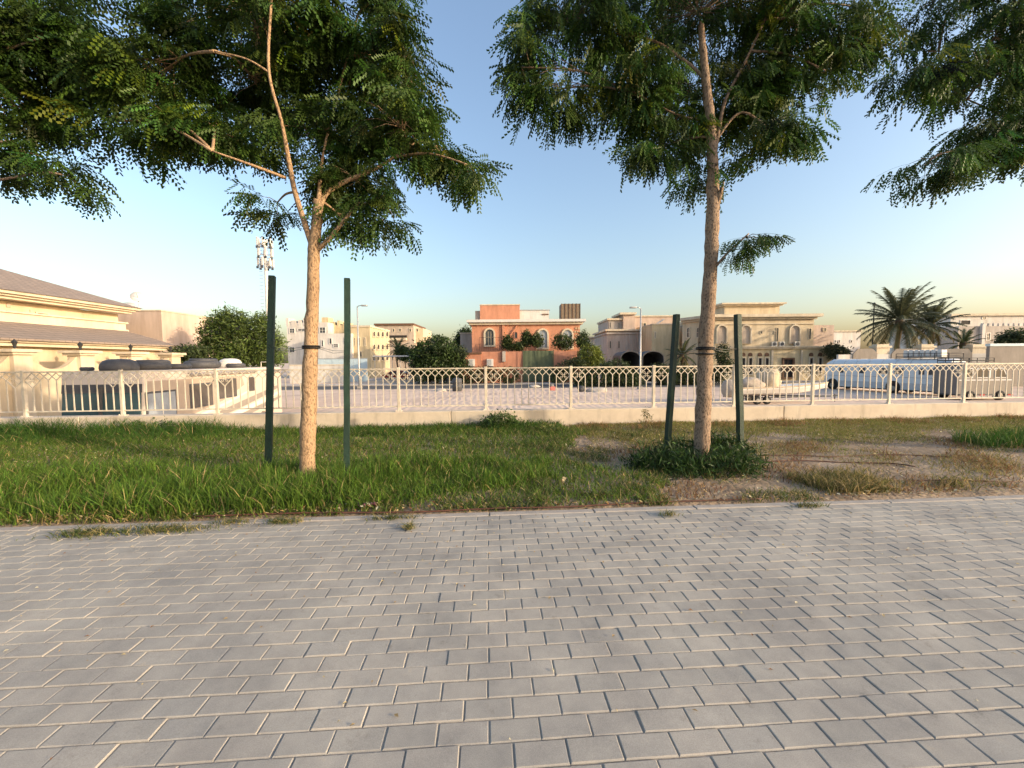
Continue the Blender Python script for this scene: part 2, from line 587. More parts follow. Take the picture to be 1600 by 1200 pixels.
mat('white_wrap', (0.75, 0.68, 0.6), 0.4, 0.1, 30)
mat('cone_pink', (0.6, 0.2, 0.16), 0.6, 0.1, 8)
def mat_wall(name, c1, c2, stain):
    m = mat(name, c1, .9, 0, 2.2, .25, 60, .2, col2=c2)
    n, l = m.node_tree.nodes, m.node_tree.links
    b = n['Principled BSDF']
    src = b.inputs['Base Color'].links[0].from_socket
    ge = n.new('ShaderNodeNewGeometry')
    mp = n.new('ShaderNodeMapping'); mp.inputs['Scale'].default_value = (3.2, 3.2, .5)
    l.new(ge.outputs['Position'], mp.inputs['Vector'])
    nz = n.new('ShaderNodeTexNoise'); nz.inputs['Scale'].default_value = 1.6; nz.inputs['Detail'].default_value = 7; nz.inputs['Roughness'].default_value = .7
    l.new(mp.outputs[0], nz.inputs['Vector'])
    r = n.new('ShaderNodeValToRGB')
    r.color_ramp.elements[0].position = .52; r.color_ramp.elements[0].color = (0, 0, 0, 1)
    r.color_ramp.elements[1].position = .74; r.color_ramp.elements[1].color = (.75, .75, .75, 1)
    l.new(nz.outputs['Fac'], r.inputs['Fac'])
    mx = n.new('ShaderNodeMix'); mx.data_type = 'RGBA'; mx.inputs[7].default_value = (*stain, 1)
    l.new(r.outputs['Color'], mx.inputs[0]); l.new(src, mx.inputs[6]); l.new(mx.outputs[2], b.inputs['Base Color'])


def stain(name, k, sc_):
    m = MATS[name]
    n, l = m.node_tree.nodes, m.node_tree.links
    b = n['Principled BSDF']
    src = b.inputs['Base Color'].links[0].from_socket
    ge = n.new('ShaderNodeNewGeometry')
    mp = n.new('ShaderNodeMapping'); mp.inputs['Scale'].default_value = (sc_, sc_, sc_ * .18)
    l.new(ge.outputs['Position'], mp.inputs['Vector'])
    nz = n.new('ShaderNodeTexNoise'); nz.inputs['Scale'].default_value = 1.0; nz.inputs['Detail'].default_value = 8; nz.inputs['Roughness'].default_value = .72
    l.new(mp.outputs[0], nz.inputs['Vector'])
    r = n.new('ShaderNodeValToRGB')
    r.color_ramp.elements[0].position = .38; r.color_ramp.elements[0].color = (1.06, 1.06, 1.05, 1)
    r.color_ramp.elements[1].position = .70; r.color_ramp.elements[1].color = (k, k * .97, k * .93, 1)
    l.new(nz.outputs['Fac'], r.inputs['Fac'])
    mx = n.new('ShaderNodeMix'); mx.data_type = 'RGBA'; mx.blend_type = 'MULTIPLY'; mx.inputs[0].default_value = 1
    l.new(src, mx.inputs[6]); l.new(r.outputs['Color'], mx.inputs[7]); l.new(mx.outputs[2], b.inputs['Base Color'])


for nm_ in ('cream', 'pinkish', 'white_wall', 'yellow_wall', 'beige_wall', 'stone_grey', 'orange_wall', 'orange_low', 'grey_wall', 'cream_trim'):
    stain(nm_, .74, 1.1)
stain('fence_paint', .70, 9.0)
stain('green_stake', .6, 14.0)
mat_wall('wall_stained', (.52, .44, .35), (.66, .565, .455), (.36, .305, .245))
mat_bark('bark_pale', (0.31, 0.205, 0.12), (0.44, 0.30, 0.18), (0.18, 0.115, 0.07))
mat_bark('bark_brown', (0.23, 0.16, 0.11), (0.35, 0.255, 0.18), (0.11, 0.075, 0.055), 9)
mat_bark('palm_bark', (0.10, 0.07, 0.05), (0.17, 0.125, 0.085), (0.07, 0.05, 0.035), 14)
mat_attr('leaf', 0.5, 0.30, 0.3)
mat_attr('grass_blade', 0.6, 0.35, 0.2)
mat_attr('dry_leaf', 0.85, 0.15, 0.1)
mat_ground('sand_lot', [(0.3, (0.50, 0.37, 0.29)), (0.5, (0.64, 0.49, 0.385)), (0.7, (0.70, 0.55, 0.44))], 0.35, 0.55, 2.5, 0.5)
mat_ground('park_soil', [(0.28, (0.16, 0.11, 0.07)), (0.5, (0.30, 0.225, 0.155)), (0.72, (0.44, 0.34, 0.25))], 1.3, 0.8, 16)
mat_ground('pavement_stone', [(0.3, (0.42, 0.37, 0.32)), (0.7, (0.56, 0.5, 0.44))], 0.8, 0.3, 20)
# ================================================================== SETTING: ground, park, paving
g = MB()
g.add([(-1500, 8.0, LOT), (1500, 8.0, LOT), (1500, 3000, LOT), (-1500, 3000, LOT)], [(0, 1, 2, 3)])
kind(g.build('car_park_ground', 'sand_lot'), 'structure')
kind(MB().add([(-160, 49.5, LOT + .012), (160, 49.5, LOT + .012), (160, 57.0, LOT + .012), (-160, 57.0, LOT + .012)], [(0, 1, 2, 3)]).build('road', 'asphalt'), 'structure')
mk = MB().box(-160, 160, 57.0, 57.25, LOT, LOT + .13).box(-160, 160, 49.2, 49.5, LOT - .05, LOT + .05)
kind(mk.build('road_kerb', 'kerb_concrete'), 'structure')
kind(MB().box(-160, 160, 57.25, 61.0, LOT, LOT + .12).build('pavement', 'pavement_stone'), 'structure')


def hnoise(x, y, s=1.0):
    return (np.sin(x * 1.7 * s + 1.3) * np.cos(y * 2.1 * s + .4) + .6 * np.sin(x * 3.9 * s - y * 2.7 * s + 2) + .4 * np.sin(x * 7.3 * s + y * 6.1 * s)) / 2.0


# park terrain: a sheet in park axes, gently uneven in the planted strip
xs = np.concatenate([np.linspace(-60, -14, 12), np.linspace(-13.8, 15.8, 149), np.linspace(16, 60, 12)])
ys = np.concatenate([[-40, -20, -5, 0, 3.0, 3.60], np.linspace(3.70, 8.72, 34), [8.95]])
XX, YY = np.meshgrid(xs, ys)
ZZ = np.where((YY > 3.75) & (YY < 8.8), 0.022 * hnoise(XX, YY) + 0.006, -0.035)
ZZ = np.where((YY >= 3.69) & (YY <= 3.75), -0.01, ZZ)
V = np.stack([XX.ravel(), YY.ravel(), ZZ.ravel()], 1)
nx, ny = len(xs), len(ys)
i0 = (np.arange(ny - 1)[:, None] * nx + np.arange(nx - 1)[None]).ravel()
F = np.stack([i0, i0 + 1, i0 + nx + 1, i0 + nx], 1)
park = np_mesh('park_ground', V, [F], 'park_soil', smooth=True)
park.rotation_euler.z = THETA
kind(park, 'structure')

# --- paving: bedding sand and single concrete pavers in running bond
bed = MB().box(-15, 15, -3.2, 3.612, -0.034, -0.0065).build('paving', 'joint_sand')
bed.rotation_euler.z = THETA
kind(bed, 'structure')
PW, PD, GAP = 0.2, 0.1, 0.0042
hx, hy, bv = (PW - GAP) / 2, (PD - GAP) / 2, 0.0042
pv = [(sx * (hx - bv), sy * (hy - bv), 0) for sx, sy in ((-1, -1), (1, -1), (1, 1), (-1, 1))] + \
     [(sx * hx, sy * hy, -0.0044) for sx, sy in ((-1, -1), (1, -1), (1, 1), (-1, 1))] + \
     [(sx * hx, sy * hy, -0.03) for sx, sy in ((-1, -1), (1, -1), (1, 1), (-1, 1))]
pf = [(0, 1, 2, 3)] + [(4 + i, 4 + (i + 1) % 4, (i + 1) % 4, i) for i in range(4)] + [(8 + i, 8 + (i + 1) % 4, 4 + (i + 1) % 4, 4 + i) for i in range(4)]
pme = bpy.data.meshes.new('paver')
pme.from_pydata(pv, [], pf)
pme.materials.append(MATS['paver'])
j = to_park(G(763, 1140))
ph = j.x % 0.2
slots = []
Y0 = 1.314
for k in range(-45, 23):
    y = Y0 + 0.1 * k + 0.05
    o = ph + (0.1 if k % 2 == 0 else 0.0) + rng.normal(0, .004)
    for i in range(-72, 73):
        slots.append((o + 0.2 * i + 0.1, y))
slots = np.array(slots)
jit = rng.normal(0, 1, (len(slots), 5)) * np.array([.0010, .0009, .0009, .0040, .008])
big = rng.random(len(slots)) < .04
jit[big, 2] -= .0015
c_, s_ = math.cos(THETA), math.sin(THETA)
wy = slots[:, 0] * s_ + slots[:, 1] * c_
wx = slots[:, 0] * c_ - slots[:, 1] * s_
dep = wy * math.cos(PITCH) + CAMH * math.sin(PITCH)
uu = FPX * wx / dep
vv = FPX * (CAMH * math.cos(PITCH) - wy * math.sin(PITCH)) / dep
vis = (wy > .3) & (np.abs(uu) < 800) & (vv < 640) & (vv > 0)
order = np.argsort(np.where(vis, wy, 1e9))
near = order[:300]
for i in near:
    p = bpy.data.objects.new('paver', pme)
    COL.objects.link(p)
    p.parent = bed
    p.location = (slots[i, 0] + jit[i, 0], slots[i, 1] + jit[i, 1], jit[i, 2])
    p.rotation_euler = (jit[i, 3], jit[i, 3] * .5, jit[i, 4])
rest = np.setdiff1d(np.arange(len(slots)), near)
pvn = np.array(pv)
Vr = pvn[None] + np.concatenate([slots[rest], np.zeros((len(rest), 1))], 1)[:, None] + jit[rest][:, None, :3]
Vr[:, :, 2] += pvn[None, :, 1] * jit[rest, 3][:, None] - pvn[None, :, 0] * (jit[rest, 3] * .5)[:, None]
Fr = np.array(pf)[None] + (np.arange(len(rest)) * 12)[:, None, None]
o = np_mesh('paver_field', Vr.reshape(-1, 3), [Fr.reshape(-1, 4)], 'paver', parent=bed)
kind(o, 'stuff')
# edging kerb along the planted strip
ke = bpy.data.objects.new('kerb', None)
COL.objects.link(ke)
ke.rotation_euler.z = THETA
kind(ke, 'structure')
xk = -15.0
while xk < 15:
    Lk = 1.0
    MB().bbox(xk + .004, xk + Lk - .004, 3.617, 3.70, -.05, .006 + random.uniform(-.003, .003), .006, 1).build('kerb_stone', 'kerb_concrete', ke, local=True)
    xk += Lk

# ================================================================== LOW WALL AND FENCE
lw = thing('low_wall', 'long low rendered concrete wall under the white railing', 'wall', (0, 0, 0), THETA)
jx = to_park(G(1197, 652)).x
x = jx - 7.7 * 6
while x < 44:
    MB().bbox(x + .006, x + 7.694, 8.73, 8.99, LOT - .05, .35 + random.uniform(-.004, .004), .012, 1).build('wall_segment', 'wall_stained', lw, local=True)
    x += 7.7

FD, L, X0, ZT, ZB = 8.86, 1.928, -9.68, 1.286, .455
fence = thing('railing', 'white metal railing with diamond lattice top along the low wall', 'fence', (0, 0, 0), THETA)


def mesh_of(mb, name, m, smooth=False):
    o = mb.build(name, m, None, smooth)
    me = o.data
    bpy.data.objects.remove(o)
    return me


def sb(mb, a, b, w=.012, d=.012):
    """flat square bar between two points of the railing plane (x,z)"""
    a, b = Vector((a[0], 0, a[1])), Vector((b[0], 0, b[1]))
    t = (b - a).normalized(); n = Vector((-t.z, 0, t.x)) * w / 2; y = Vector((0, d / 2, 0))
    vs = [a - n - y, a + n - y, a + n + y, a - n + y, b - n - y, b + n - y, b + n + y, b - n + y]
    mb.add(vs, [(0, 1, 2, 3), (7, 6, 5, 4), (0, 4, 5, 1), (1, 5, 6, 2), (2, 6, 7, 3), (3, 7, 4, 0)])


px_ = [.174 + .158 * i for i in range(11)]
m_post = mesh_of(MB().bbox(-.03, .03, -.03, .03, .34, ZT + .035, .004, 1).bbox(-.07, .07, -.055, .055, .345, .362, .003, 1)
                 .lathe([(.012, .362), (.012, .375), (.006, .38)], (-.05, -.035, 0), 6).lathe([(.012, .362), (.012, .375), (.006, .38)], (.05, -.035, 0), 6), 'post', 'fence_paint')
m_rail = mesh_of(MB().box(.031, L - .031, -.02, .02, ZT - .014, ZT + .014).box(.031, L - .031, -.016, .016, ZB - .013, ZB + .013), 'rails', 'fence_paint')
m_pick = mesh_of(MB().box(-.0085, .0085, -.0085, .0085, ZB + .013, ZT - .173), 'picket', 'fence_paint')
m_pick2 = mesh_of(MB().box(-.0085, .0085, -.0085, .0085, ZB + .013, ZT - .335), 'picket', 'fence_paint')
lat = MB()
zt2, zp = ZT - .173, ZT - .016
for i in range(1, 9):
    sb(lat, (px_[i], zt2), (px_[i + 1], zp), .015, .0125)
    sb(lat, (px_[i], zp), (px_[i + 1], zt2), .015, .0135)
sb(lat, (px_[1], zt2), (px_[0] + .079, zt2 + .0785), .0125, .012)
sb(lat, (px_[1], zp), (px_[0] + .079, zt2 + .0785), .0125, .0115)
sb(lat, (px_[9], zt2), (px_[10] - .079, zt2 + .0785), .0125, .012)
sb(lat, (px_[9], zp), (px_[10] - .079, zt2 + .0785), .0125, .0115)
m_lat = mesh_of(lat, 'lattice', 'fence_paint')
dm = MB()
hw, hh, cz = .152, .159, ZT - .176
for a, b in (((-hw, 0), (0, hh)), ((0, hh), (hw, 0)), ((hw, 0), (0, -hh)), ((0, -hh), (-hw, 0))):
    sb(dm, (a[0], cz + a[1]), (b[0], cz + b[1]), .017, .015)
m_dia = mesh_of(dm, 'diamond', 'fence_paint')
em = MB()
for sx in (-1, 1):
    for sz in (-1, 1):
        em.torus((sx * .047, 0, cz + sz * .045), .021, .0055, 12, 5, 'Y')
for s in (-1, 1):
    em.tube([(s * .024, 0, cz - .047), (s * .020, 0, cz), (s * .024, 0, cz + .047)], .0055, 5)
    em.tube([(-.047, 0, cz + s * .024), (0, 0, cz + s * .019), (.047, 0, cz + s * .024)], .0052, 5)
m_emb = mesh_of(em, 'scroll_emblem', 'fence_paint', True)


def inst(me, name, parent, loc):
    o = bpy.data.objects.new(name, me)
    COL.objects.link(o)
    o.parent = parent; o.location = loc
    return o


for i in range(-4, 16):
    xo = X0 + i * L
    inst(m_post, 'post', fence, (xo, FD, 0))
    rl = inst(m_rail, 'panel', fence, (xo, FD, 0))
    inst(m_lat, 'lattice', rl, (0, 0, 0))
    for k in range(11):
        inst(m_pick2 if k in (0, 10) else m_pick, 'picket', rl, (px_[k], 0, 0))
    for k in (0, 10):
        inst(m_dia, 'diamond', rl, (px_[k], 0, 0))
        inst(m_emb, 'scroll_emblem', rl, (px_[k], 0, 0))

# ================================================================== STREET TREES
def smooth_path(pts, n=6):
    """Catmull-Rom through (Vector, radius)"""
    P = [pts[0]] + pts + [pts[-1]]
    out = []
    for i in range(1, len(P) - 2):
        for k in range(n):
            t = k / n
            a, b, c, d = P[i - 1][0], P[i][0], P[i + 1][0], P[i + 2][0]
            q = 0.5 * ((2 * b) + (c - a) * t + (2 * a - 5 * b + 4 * c - d) * t * t + (3 * b - a - 3 * c + d) * t ** 3)
            out.append((q, P[i][1] * (1 - t) + P[i + 1][1] * t))
    out.append(pts[-1])
    return out


def compound_leaf(droop, seed, npairs=4, nl=5):
    r = np.random.default_rng(seed)
    V, F = [], []

    def quad(a, b, c, d):
        o = len(V); V.extend([a, b, c, d]); F.append((o, o + 1, o + 2, o + 3))
    Lr = .25
    def rp(t):
        return np.array([Lr * t, 0, -.35 * droop * Lr * t * t])
    for k in range(16 // 4):
        a, b = rp(k / 4), rp((k + 1) / 4)
        w = .0022
        quad(a + [0, -w, 0], b + [0, -w, 0], b + [0, w, 0], a + [0, w, 0])
    for k in range(npairs):
        t = .25 + .75 * k / (npairs - 1)
        for s in (-1, 1):
            base = rp(t)
            d = np.array([.45 + .4 * (k == npairs - 1), s * (.75 - .3 * droop), -(.25 + 1.1 * droop)]) + r.normal(0, .12, 3)
            d /= np.linalg.norm(d)
            Lp = (.135 + .05 * math.sin(math.pi * (k + 1) / (npairs + 1))) * r.uniform(.85, 1.15)
            side = np.cross(d, [0, 0, 1.0]); side /= np.linalg.norm(side) + 1e-6
            if r.random() < .5 * droop:
                side = np.cross(d, side + r.normal(0, .5, 3)); side /= np.linalg.norm(side)
            nrm = np.cross(side, d)
            for q in range(nl):
                u = .12 + .88 * (q + .3) / nl
                p = base + d * Lp * u + np.array([0, 0, -1]) * (.03 * u * u)
                for z in (-1, 1):
                    ln = .041 * (1 - .25 * abs(u - .5)) * r.uniform(.85, 1.1)
                    w = .0145
                    ax = side * z * (.9 - .35 * droop) + d * (.35 + .3 * droop) + nrm * (-.25 - .25 * droop)
                    ax /= np.linalg.norm(ax)
                    quad(p, p + ax * ln * .5 + d * w, p + ax * ln, p + ax * ln * .5 - d * w)
    return np.array(V), np.array(F)


def leaf_cloud(pos, dirs, scale, protos, r, base_tint, var):
    Vs, Fs, Ts = [], [], []
    off = 0
    which = r.integers(0, len(protos), len(pos))
    for pi, (pv_, pf_) in enumerate(protos):
        sel = np.where(which == pi)[0]
        if not len(sel):
            continue
        yaw = dirs[sel]
        tilt = r.normal(0, .32, len(sel)); roll = r.normal(0, .35, len(sel))
        cy, sy, ct, st, cr, sr = np.cos(yaw), np.sin(yaw), np.cos(tilt), np.sin(tilt), np.cos(roll), np.sin(roll)
        o1 = np.ones_like(cy); z1 = np.zeros_like(cy)
        Rz = np.stack([cy, -sy, z1, sy, cy, z1, z1, z1, o1], 1).reshape(-1, 3, 3)
        Ry = np.stack([ct, z1, st, z1, o1, z1, -st, z1, ct], 1).reshape(-1, 3, 3)
        Rx = np.stack([o1, z1, z1, z1, cr, -sr, z1, sr, cr], 1).reshape(-1, 3, 3)
        R = Rz @ Ry @ Rx
        W = np.einsum('nij,vj->nvi', R, pv_) * scale[sel][:, None, None] + pos[sel][:, None]
        n = len(pv_)
        Vs.append(W.reshape(-1, 3))
        Fs.append((pf_[None] + (np.arange(len(sel)) * n)[:, None, None] + off).reshape(-1, pf_.shape[1]))
        t = base_tint[None] * (1 + r.normal(0, var, (len(sel), 1))) * (1 + r.normal(0, var * .35, (len(sel), 3)))
        yel = r.random(len(sel)) < .07
        t[yel] = t[yel] * np.array([2.1, 1.45, .8])
        Ts.append(np.repeat(np.clip(t, .004, .6), n, axis=0))
        off += len(sel) * n
    return np.concatenate(Vs), [np.concatenate(Fs)], np.concatenate(Ts)


PROT = {'spread': [compound_leaf(.55, s) for s in range(6)], 'hang': [compound_leaf(.95, s + 10) for s in range(6)]}


def street_tree(label, Z0, base, trunk, branches, clusters, nleaf, style, bark, seed, tint=(.048, .092, .015), yoff=0.0):
    r = np.random.default_rng(seed)
    t = thing('street_tree', label, 'tree', base, group='young trees along the planted strip')

    def P(px, py, dz=0):
        return at(px, py, Z0 + dz)
    sc = Z0 / FPX
    tp = [(P(x, y), rr * sc * (.93 if y > 250 else .8)) for x, y, rr in trunk]
    tp[0] = (Vector((base[0], base[1], -0.06)), tp[0][1])
    sp = smooth_path(tp, 7)
    tr = MB()
    sp2 = [(p + Vector((random.gauss(0, .004), random.gauss(0, .004), 0)), q * (1 + random.gauss(0, .035))) for p, q in sp]
    sp2[0] = (sp2[0][0], sp2[0][1] * 1.35); sp2[1] = (sp2[1][0], sp2[1][1] * 1.14); sp2[2] = (sp2[2][0], sp2[2][1] * 1.05)
    tr.tube([p for p, q in sp2], [q for p, q in sp2], 16)
    tro = tr.build('trunk', bark, t, True)
    nodes = [p for p, q in sp if p.z > 2.2]
    for br in branches:
        bp = smooth_path([(P(x, y, dz), rr * sc * (.8 if y > 250 else .55)) for x, y, dz, rr in br], 5)
        MB().tube([p for p, q in bp], [q for p, q in bp], 9).build('branch', bark, t, True)
        nodes += [p for p, q in bp][3:]
    tw = MB()
    pos, dirs, lsc = [], [], []
    area = np.array([c[2] * c[3] * (c[5] if len(c) > 5 else 1) for c in clusters], float)
    area /= area.sum()
    for (cl, a) in zip(clusters, area):
        cx, cy, rx, ry, dz = cl[:5]
        c = P(cx, cy, dz + (.22 if rx > 28 else 0))
        Rx_, Rz_ = max(.10, rx * sc - .20), max(.08, ry * sc - .10)
        Ry_ = max(.35, .75 * Rx_)
        nn = min(nodes, key=lambda q: (q - c).length + (2.0 if q.z > c.z + .3 else 0))
        mid = (nn + c) / 2 + Vector((0, 0, .08 * (c - nn).length))
        bp = smooth_path([(nn, .017), (mid, .012), (c, .007)], 5)
        tw.tube([p for p, q in bp], [q for p, q in bp], 6)
        nsub = max(3, int(a * nleaf / 7))
        for k in range(nsub):
            while True:
                q = r.uniform(-1, 1, 3)
                if q @ q <= 1: break
            e = np.array(c) + q * np.array([Rx_, Ry_, Rz_])
            st_ = bp[r.integers(len(bp) // 2, len(bp))][0]
            ev = Vector(e)
            md = (st_ + ev) / 2 + Vector((0, 0, .10 * (ev - st_).length))
            tw.tube([st_, md, ev], [.006, .0045, .002], 4, False)
            out = math.atan2(e[1] - c.y, e[0] - c.x)
            m = r.integers(5, 10)
            for z in range(m):
                f = r.uniform(0, .42)
                pp = ev.lerp(md, f)
                pos.append((pp.x, pp.y, pp.z)); dirs.append(out + r.normal(0, 1.1)); lsc.append(.68 if rx < 20 else 1.0)
    kind(tw.build('twigs', bark, t, True), 'stuff')
    pos, dirs = np.array(pos), np.array(dirs)
    V, F, T = leaf_cloud(pos, dirs, r.uniform(.8, 1.5, len(pos)) * np.array(lsc), PROT[style], r, np.array(tint), .28)
    o = np_mesh('crown', V, F, 'leaf', t, T)
    kind(o, 'stuff')
    return t


b1 = G(480, 752)
street_tree('pale-barked young tree with forked trunk between the two green stakes on the left', b1.y, b1,
            [(480, 752, 13), (481, 700, 12.3), (483, 630, 12), (486, 540, 11), (489, 450, 9.5), (490, 390, 9.2), (495, 350, 8), (498, 312, 7)],
            [[(491, 392, 0, 6.5), (475, 345, 0, 5.2), (461, 300, 0, 4.8), (452, 255, -.1, 4.5), (440, 190, -.25, 4), (420, 110, -.35, 3.6), (424, 0, -.35, 3), (430, -110, -.2, 2.2)],
             [(496, 391, 0, 4.5), (512, 375, -.05, 4), (535, 348, -.1, 3.6), (559, 318, -.15, 3)],
             [(497, 330, 0, 6.5), (510, 302, .1, 5), (545, 281, .2, 4), (590, 262, .3, 3.2), (650, 222, .4, 2.4)],
             [(498, 315, 0, 4.5), (505, 240, .2, 3.4), (530, 140, .4, 3.5), (560, 20, .5, 2.5)],
             [(446, 278, -.05, 3), (405, 262, -.3, 2.4), (332, 236, -.5, 1.8)],
             [(419, 112, -.35, 2.6), (385, 92, -.4, 2), (335, 80, -.4, 1.5)]],
            [(400, 55, 200, 70, .2), (560, 90, 150, 90, .3), (640, 90, 52, 75, .1, .8), (250, 120, 110, 70, -.1), (180, 190, 50, 32, -.2), (250, 190, 80, 40, -.2),
             (340, 200, 90, 55, -.1), (620, 190, 110, 70, .1), (688, 236, 52, 38, .0), (480, 220, 130, 55, .3), (560, 285, 95, 50, .1), (610, 330, 48, 40, .0),
             (545, 355, 30, 22, .2), (432, 318, 36, 34, .1), (400, 130, 170, 60, .5), (430, -80, 260, 80, .2, .7), (620, -20, 80, 60, .2, .5), (733, 258, 24, 18, 0)],
            1900, 'spread', 'bark_pale', 3)
b2 = G(1095, 728)
street_tree('brown-barked young tree rising from the dark bush on the right', b2.y, b2,
            [(1095, 728, 14), (1098, 650, 12.5), (1101, 580, 11.8), (1105, 500, 11.5), (1111, 410, 10.8), (1114, 320, 10), (1113, 240, 9.2), (1109, 180, 8.4), (1102, 120, 7.2), (1095, 40, 5)],
            [[(1114, 250, 0, 7), (1122, 210, .05, 5.5), (1134, 155, .1, 4.6), (1165, 95, .15, 3.6), (1200, 20, .2, 2.5)],
             [(1119, 325, -.02, 5.5), (1126, 300, -.08, 4), (1131, 284, -.12, 1.2)],
             [(1103, 125, 0, 5.5), (1070, 95, .1, 4), (1010, 60, .2, 3), (900, 50, .2, 2)],
             [(1118, 220, .05, 4), (1160, 175, .0, 3), (1215, 215, -.1, 1.8)],
             [(1110, 190, 0, 4), (1060, 180, .1, 3), (1000, 150, .1, 2)],
             [(1117, 418, -.03, 3), (1140, 392, -.08, 2), (1170, 365, -.1, 1.2)]],
            [(1090, 20, 240, 80, .3), (890, 30, 120, 70, 0), (815, 105, 42, 58, -.2), (870, 140, 60, 48, -.2), (818, 50, 30, 40, -.1), (990, 130, 95, 55, 0), (1250, 40, 120, 60, .1), (1180, 140, 85, 60, .2),
             (1045, 205, 75, 52, .1, 1.2), (1020, 238, 45, 30, 0, 1.3), (1195, 212, 68, 36, -.1, 1.3), (1150, 180, 70, 40, .2), (1100, 268, 32, 24, .1), (1330, 50, 70, 42, -.1), (1290, 110, 42, 32, -.1), (1100, 150, 160, 50, .5), (1380, 20, 45, 28, -.1),
             (1168, 372, 16, 13, -.1, 2.2), (1145, 392, 10, 10, -.1, 2.0), (1100, -90, 290, 80, .2, .6)],
            2000, 'hang', 'bark_brown', 5)
br_ = Vector((8.25, b2.y + .45, 0))
street_tree('tree whose crown hangs into the picture at the right edge', br_.y, br_,
            [(1640, 700, 14), (1642, 500, 12), (1640, 300, 11), (1635, 180, 9), (1640, 40, 6)],
            [[(1640, 250, .3, 4), (1580, 190, .5, 2.8), (1500, 150, .4, 1.6)], [(1636, 180, .2, 4), (1560, 90, .4, 2.6), (1450, 80, .2, 1.4)], [(1638, 260, .2, 3.2), (1560, 225, .3, 2), (1470, 240, -.1, 1.2)]],
            [(1560, 50, 100, 60, 0), (1440, 105, 62, 48, -.2), (1540, 120, 60, 50, 0), (1560, 200, 70, 38, 0), (1445, 258, 58, 32, -.3), (1625, 190, 60, 60, 0), (1590, 222, 55, 34, -.1), (1510, 225, 40, 26, -.1), (1480, 20, 60, 40, -.1), (1700, 60, 130, 110, .2, .6), (1620, -60, 180, 60, .2, .5), (1730, 220, 100, 70, 0, .5)],
            1050, 'hang', 'bark_brown', 8)
bl_ = Vector((b1.x - 5.5, b1.y - .35, 0))
street_tree('tree whose dark crown hangs into the picture at the left edge', bl_.y, bl_,
            [(-215, 770, 14), (-213, 560, 12), (-212, 380, 10), (-205, 250, 8), (-200, 60, 5)],
            [[(-210, 330, 0, 6), (-110, 240, 0, 4), (20, 220, 0, 2.5)], [(-205, 250, 0, 6), (-80, 120, 0, 4), (60, 60, 0, 2)], [(-210, 360, 0, 5), (-80, 300, 0, 3), (60, 270, 0, 1.6)]],
            [(30, 40, 130, 70, 0), (60, 110, 110, 50, .2), (20, 165, 80, 40, 0), (40, 240, 55, 28, 0), (105, 275, 50, 18, -.1), (-40, 250, 60, 40, 0), (110, 45, 55, 60, .3), (-120, 80, 140, 110, 0, .5), (-60, -60, 200, 60, 0, .5)],
            1000, 'spread', 'bark_brown', 12, (.040, .078, .013))

# stakes, ties and wires
def stake(label, top, bot, w=.072, rz=.5):
    b = G(*bot); Zs = b.y
    tpt = at(top[0], top[1], Zs)
    o = thing('tree_stake', label, 'stake', b, group='green tree stakes')
    mb = MB()
    c, s = math.cos(rz) * w / 2, math.sin(rz) * w / 2
    cor = [(c - s, s + c), (-c - s, -s + c), (-c + s, -s - c), (c + s, s - c)]
    n = 9
    for i in range(n):
        p = Vector((b.x, b.y, -.15)).lerp(tpt, i / (n - 1)) + Vector((random.gauss(0, .0015), random.gauss(0, .0015), 0))
        for x, y in cor:
            mb.v.append((p.x + x, p.y + y, p.z))
    for x, y in cor:
        mb.v.append((tpt.x + x * .86, tpt.y + y * .86, tpt.z + .008))
    for i in range(n):
        for k in range(4):
            k2 = (k + 1) % 4
            mb.f.append((i * 4 + k, i * 4 + k2, i * 4 + 4 + k2, i * 4 + 4 + k))
    mb.f.append((n * 4, n * 4 + 1, n * 4 + 2, n * 4 + 3))
    mb.build('post', 'green_stake', o)
    return o, Vector((b.x, b.y, 0)), tpt


s1, s1b, s1t = stake('dark green wooden stake left of the pale-barked tree, below the far antenna mast', (425, 432), (418, 742), .074, .35)
s2, s2b, s2t = stake('dark green wooden stake right of the pale-barked tree', (542.5, 436), (541, 752), .066, .3)
s3, s3b, s3t = stake('leaning dark green stake left of the brown-barked tree', (1057, 492), (1040, 724), .066, .4)
s4, s4b, s4t = stake('dark green wooden stake right of the brown-barked tree', (1152.5, 492), (1158, 716), .072, .3)


def tie(label, sa, sa_t, sbb, sb_t, tpx, tr_px, Zt, ya, yb, two=False):
    c = at(tpx[0], tpx[1], Zt)
    rr = tr_px * Zt / FPX * 1.05
    o = thing('tree_tie', label, 'tie', c)
    m = MB().torus(c, rr, .010, 24, 6, 'Z').torus((c.x, c.y, c.z - .022), rr * 1.02, .009, 24, 6, 'Z')
    if two:
        m.torus((c.x, c.y, c.z - .085), rr * 1.02, .010, 24, 6, 'Z')
    m.build('strap', 'black_rubber', o, True)
    w = MB()
    for (q, qt, y, sgn) in ((sa, sa_t, ya, -1), (sbb, sb_t, yb, 1)):
        f = (c.z + y - q.z) / (qt.z - q.z)
        e = q.lerp(qt, f)
        st = c + Vector((sgn * rr, 0, -.01))
        md = (st + e) / 2 + Vector((0, 0, -.02))
        w.tube([st, md, e], .0028, 5)
        w.tube([st + Vector((0, .02, -.02)), md + Vector((0, .01, -.03)), e + Vector((0, 0, -.01))], .0025, 5)
    w.build('wire', 'wire', o, True)
    return o


tie('black strap and wires holding the pale-barked tree to its stakes', s1b, s1t, s2b, s2t, (486, 541), 11.4, b1.y, 0, -.06)
tie('doubled black strap and wires around the brown-barked trunk', s3b, s3t, s4b, s4t, (1102, 543), 12, b2.y, -.05, 0, True)

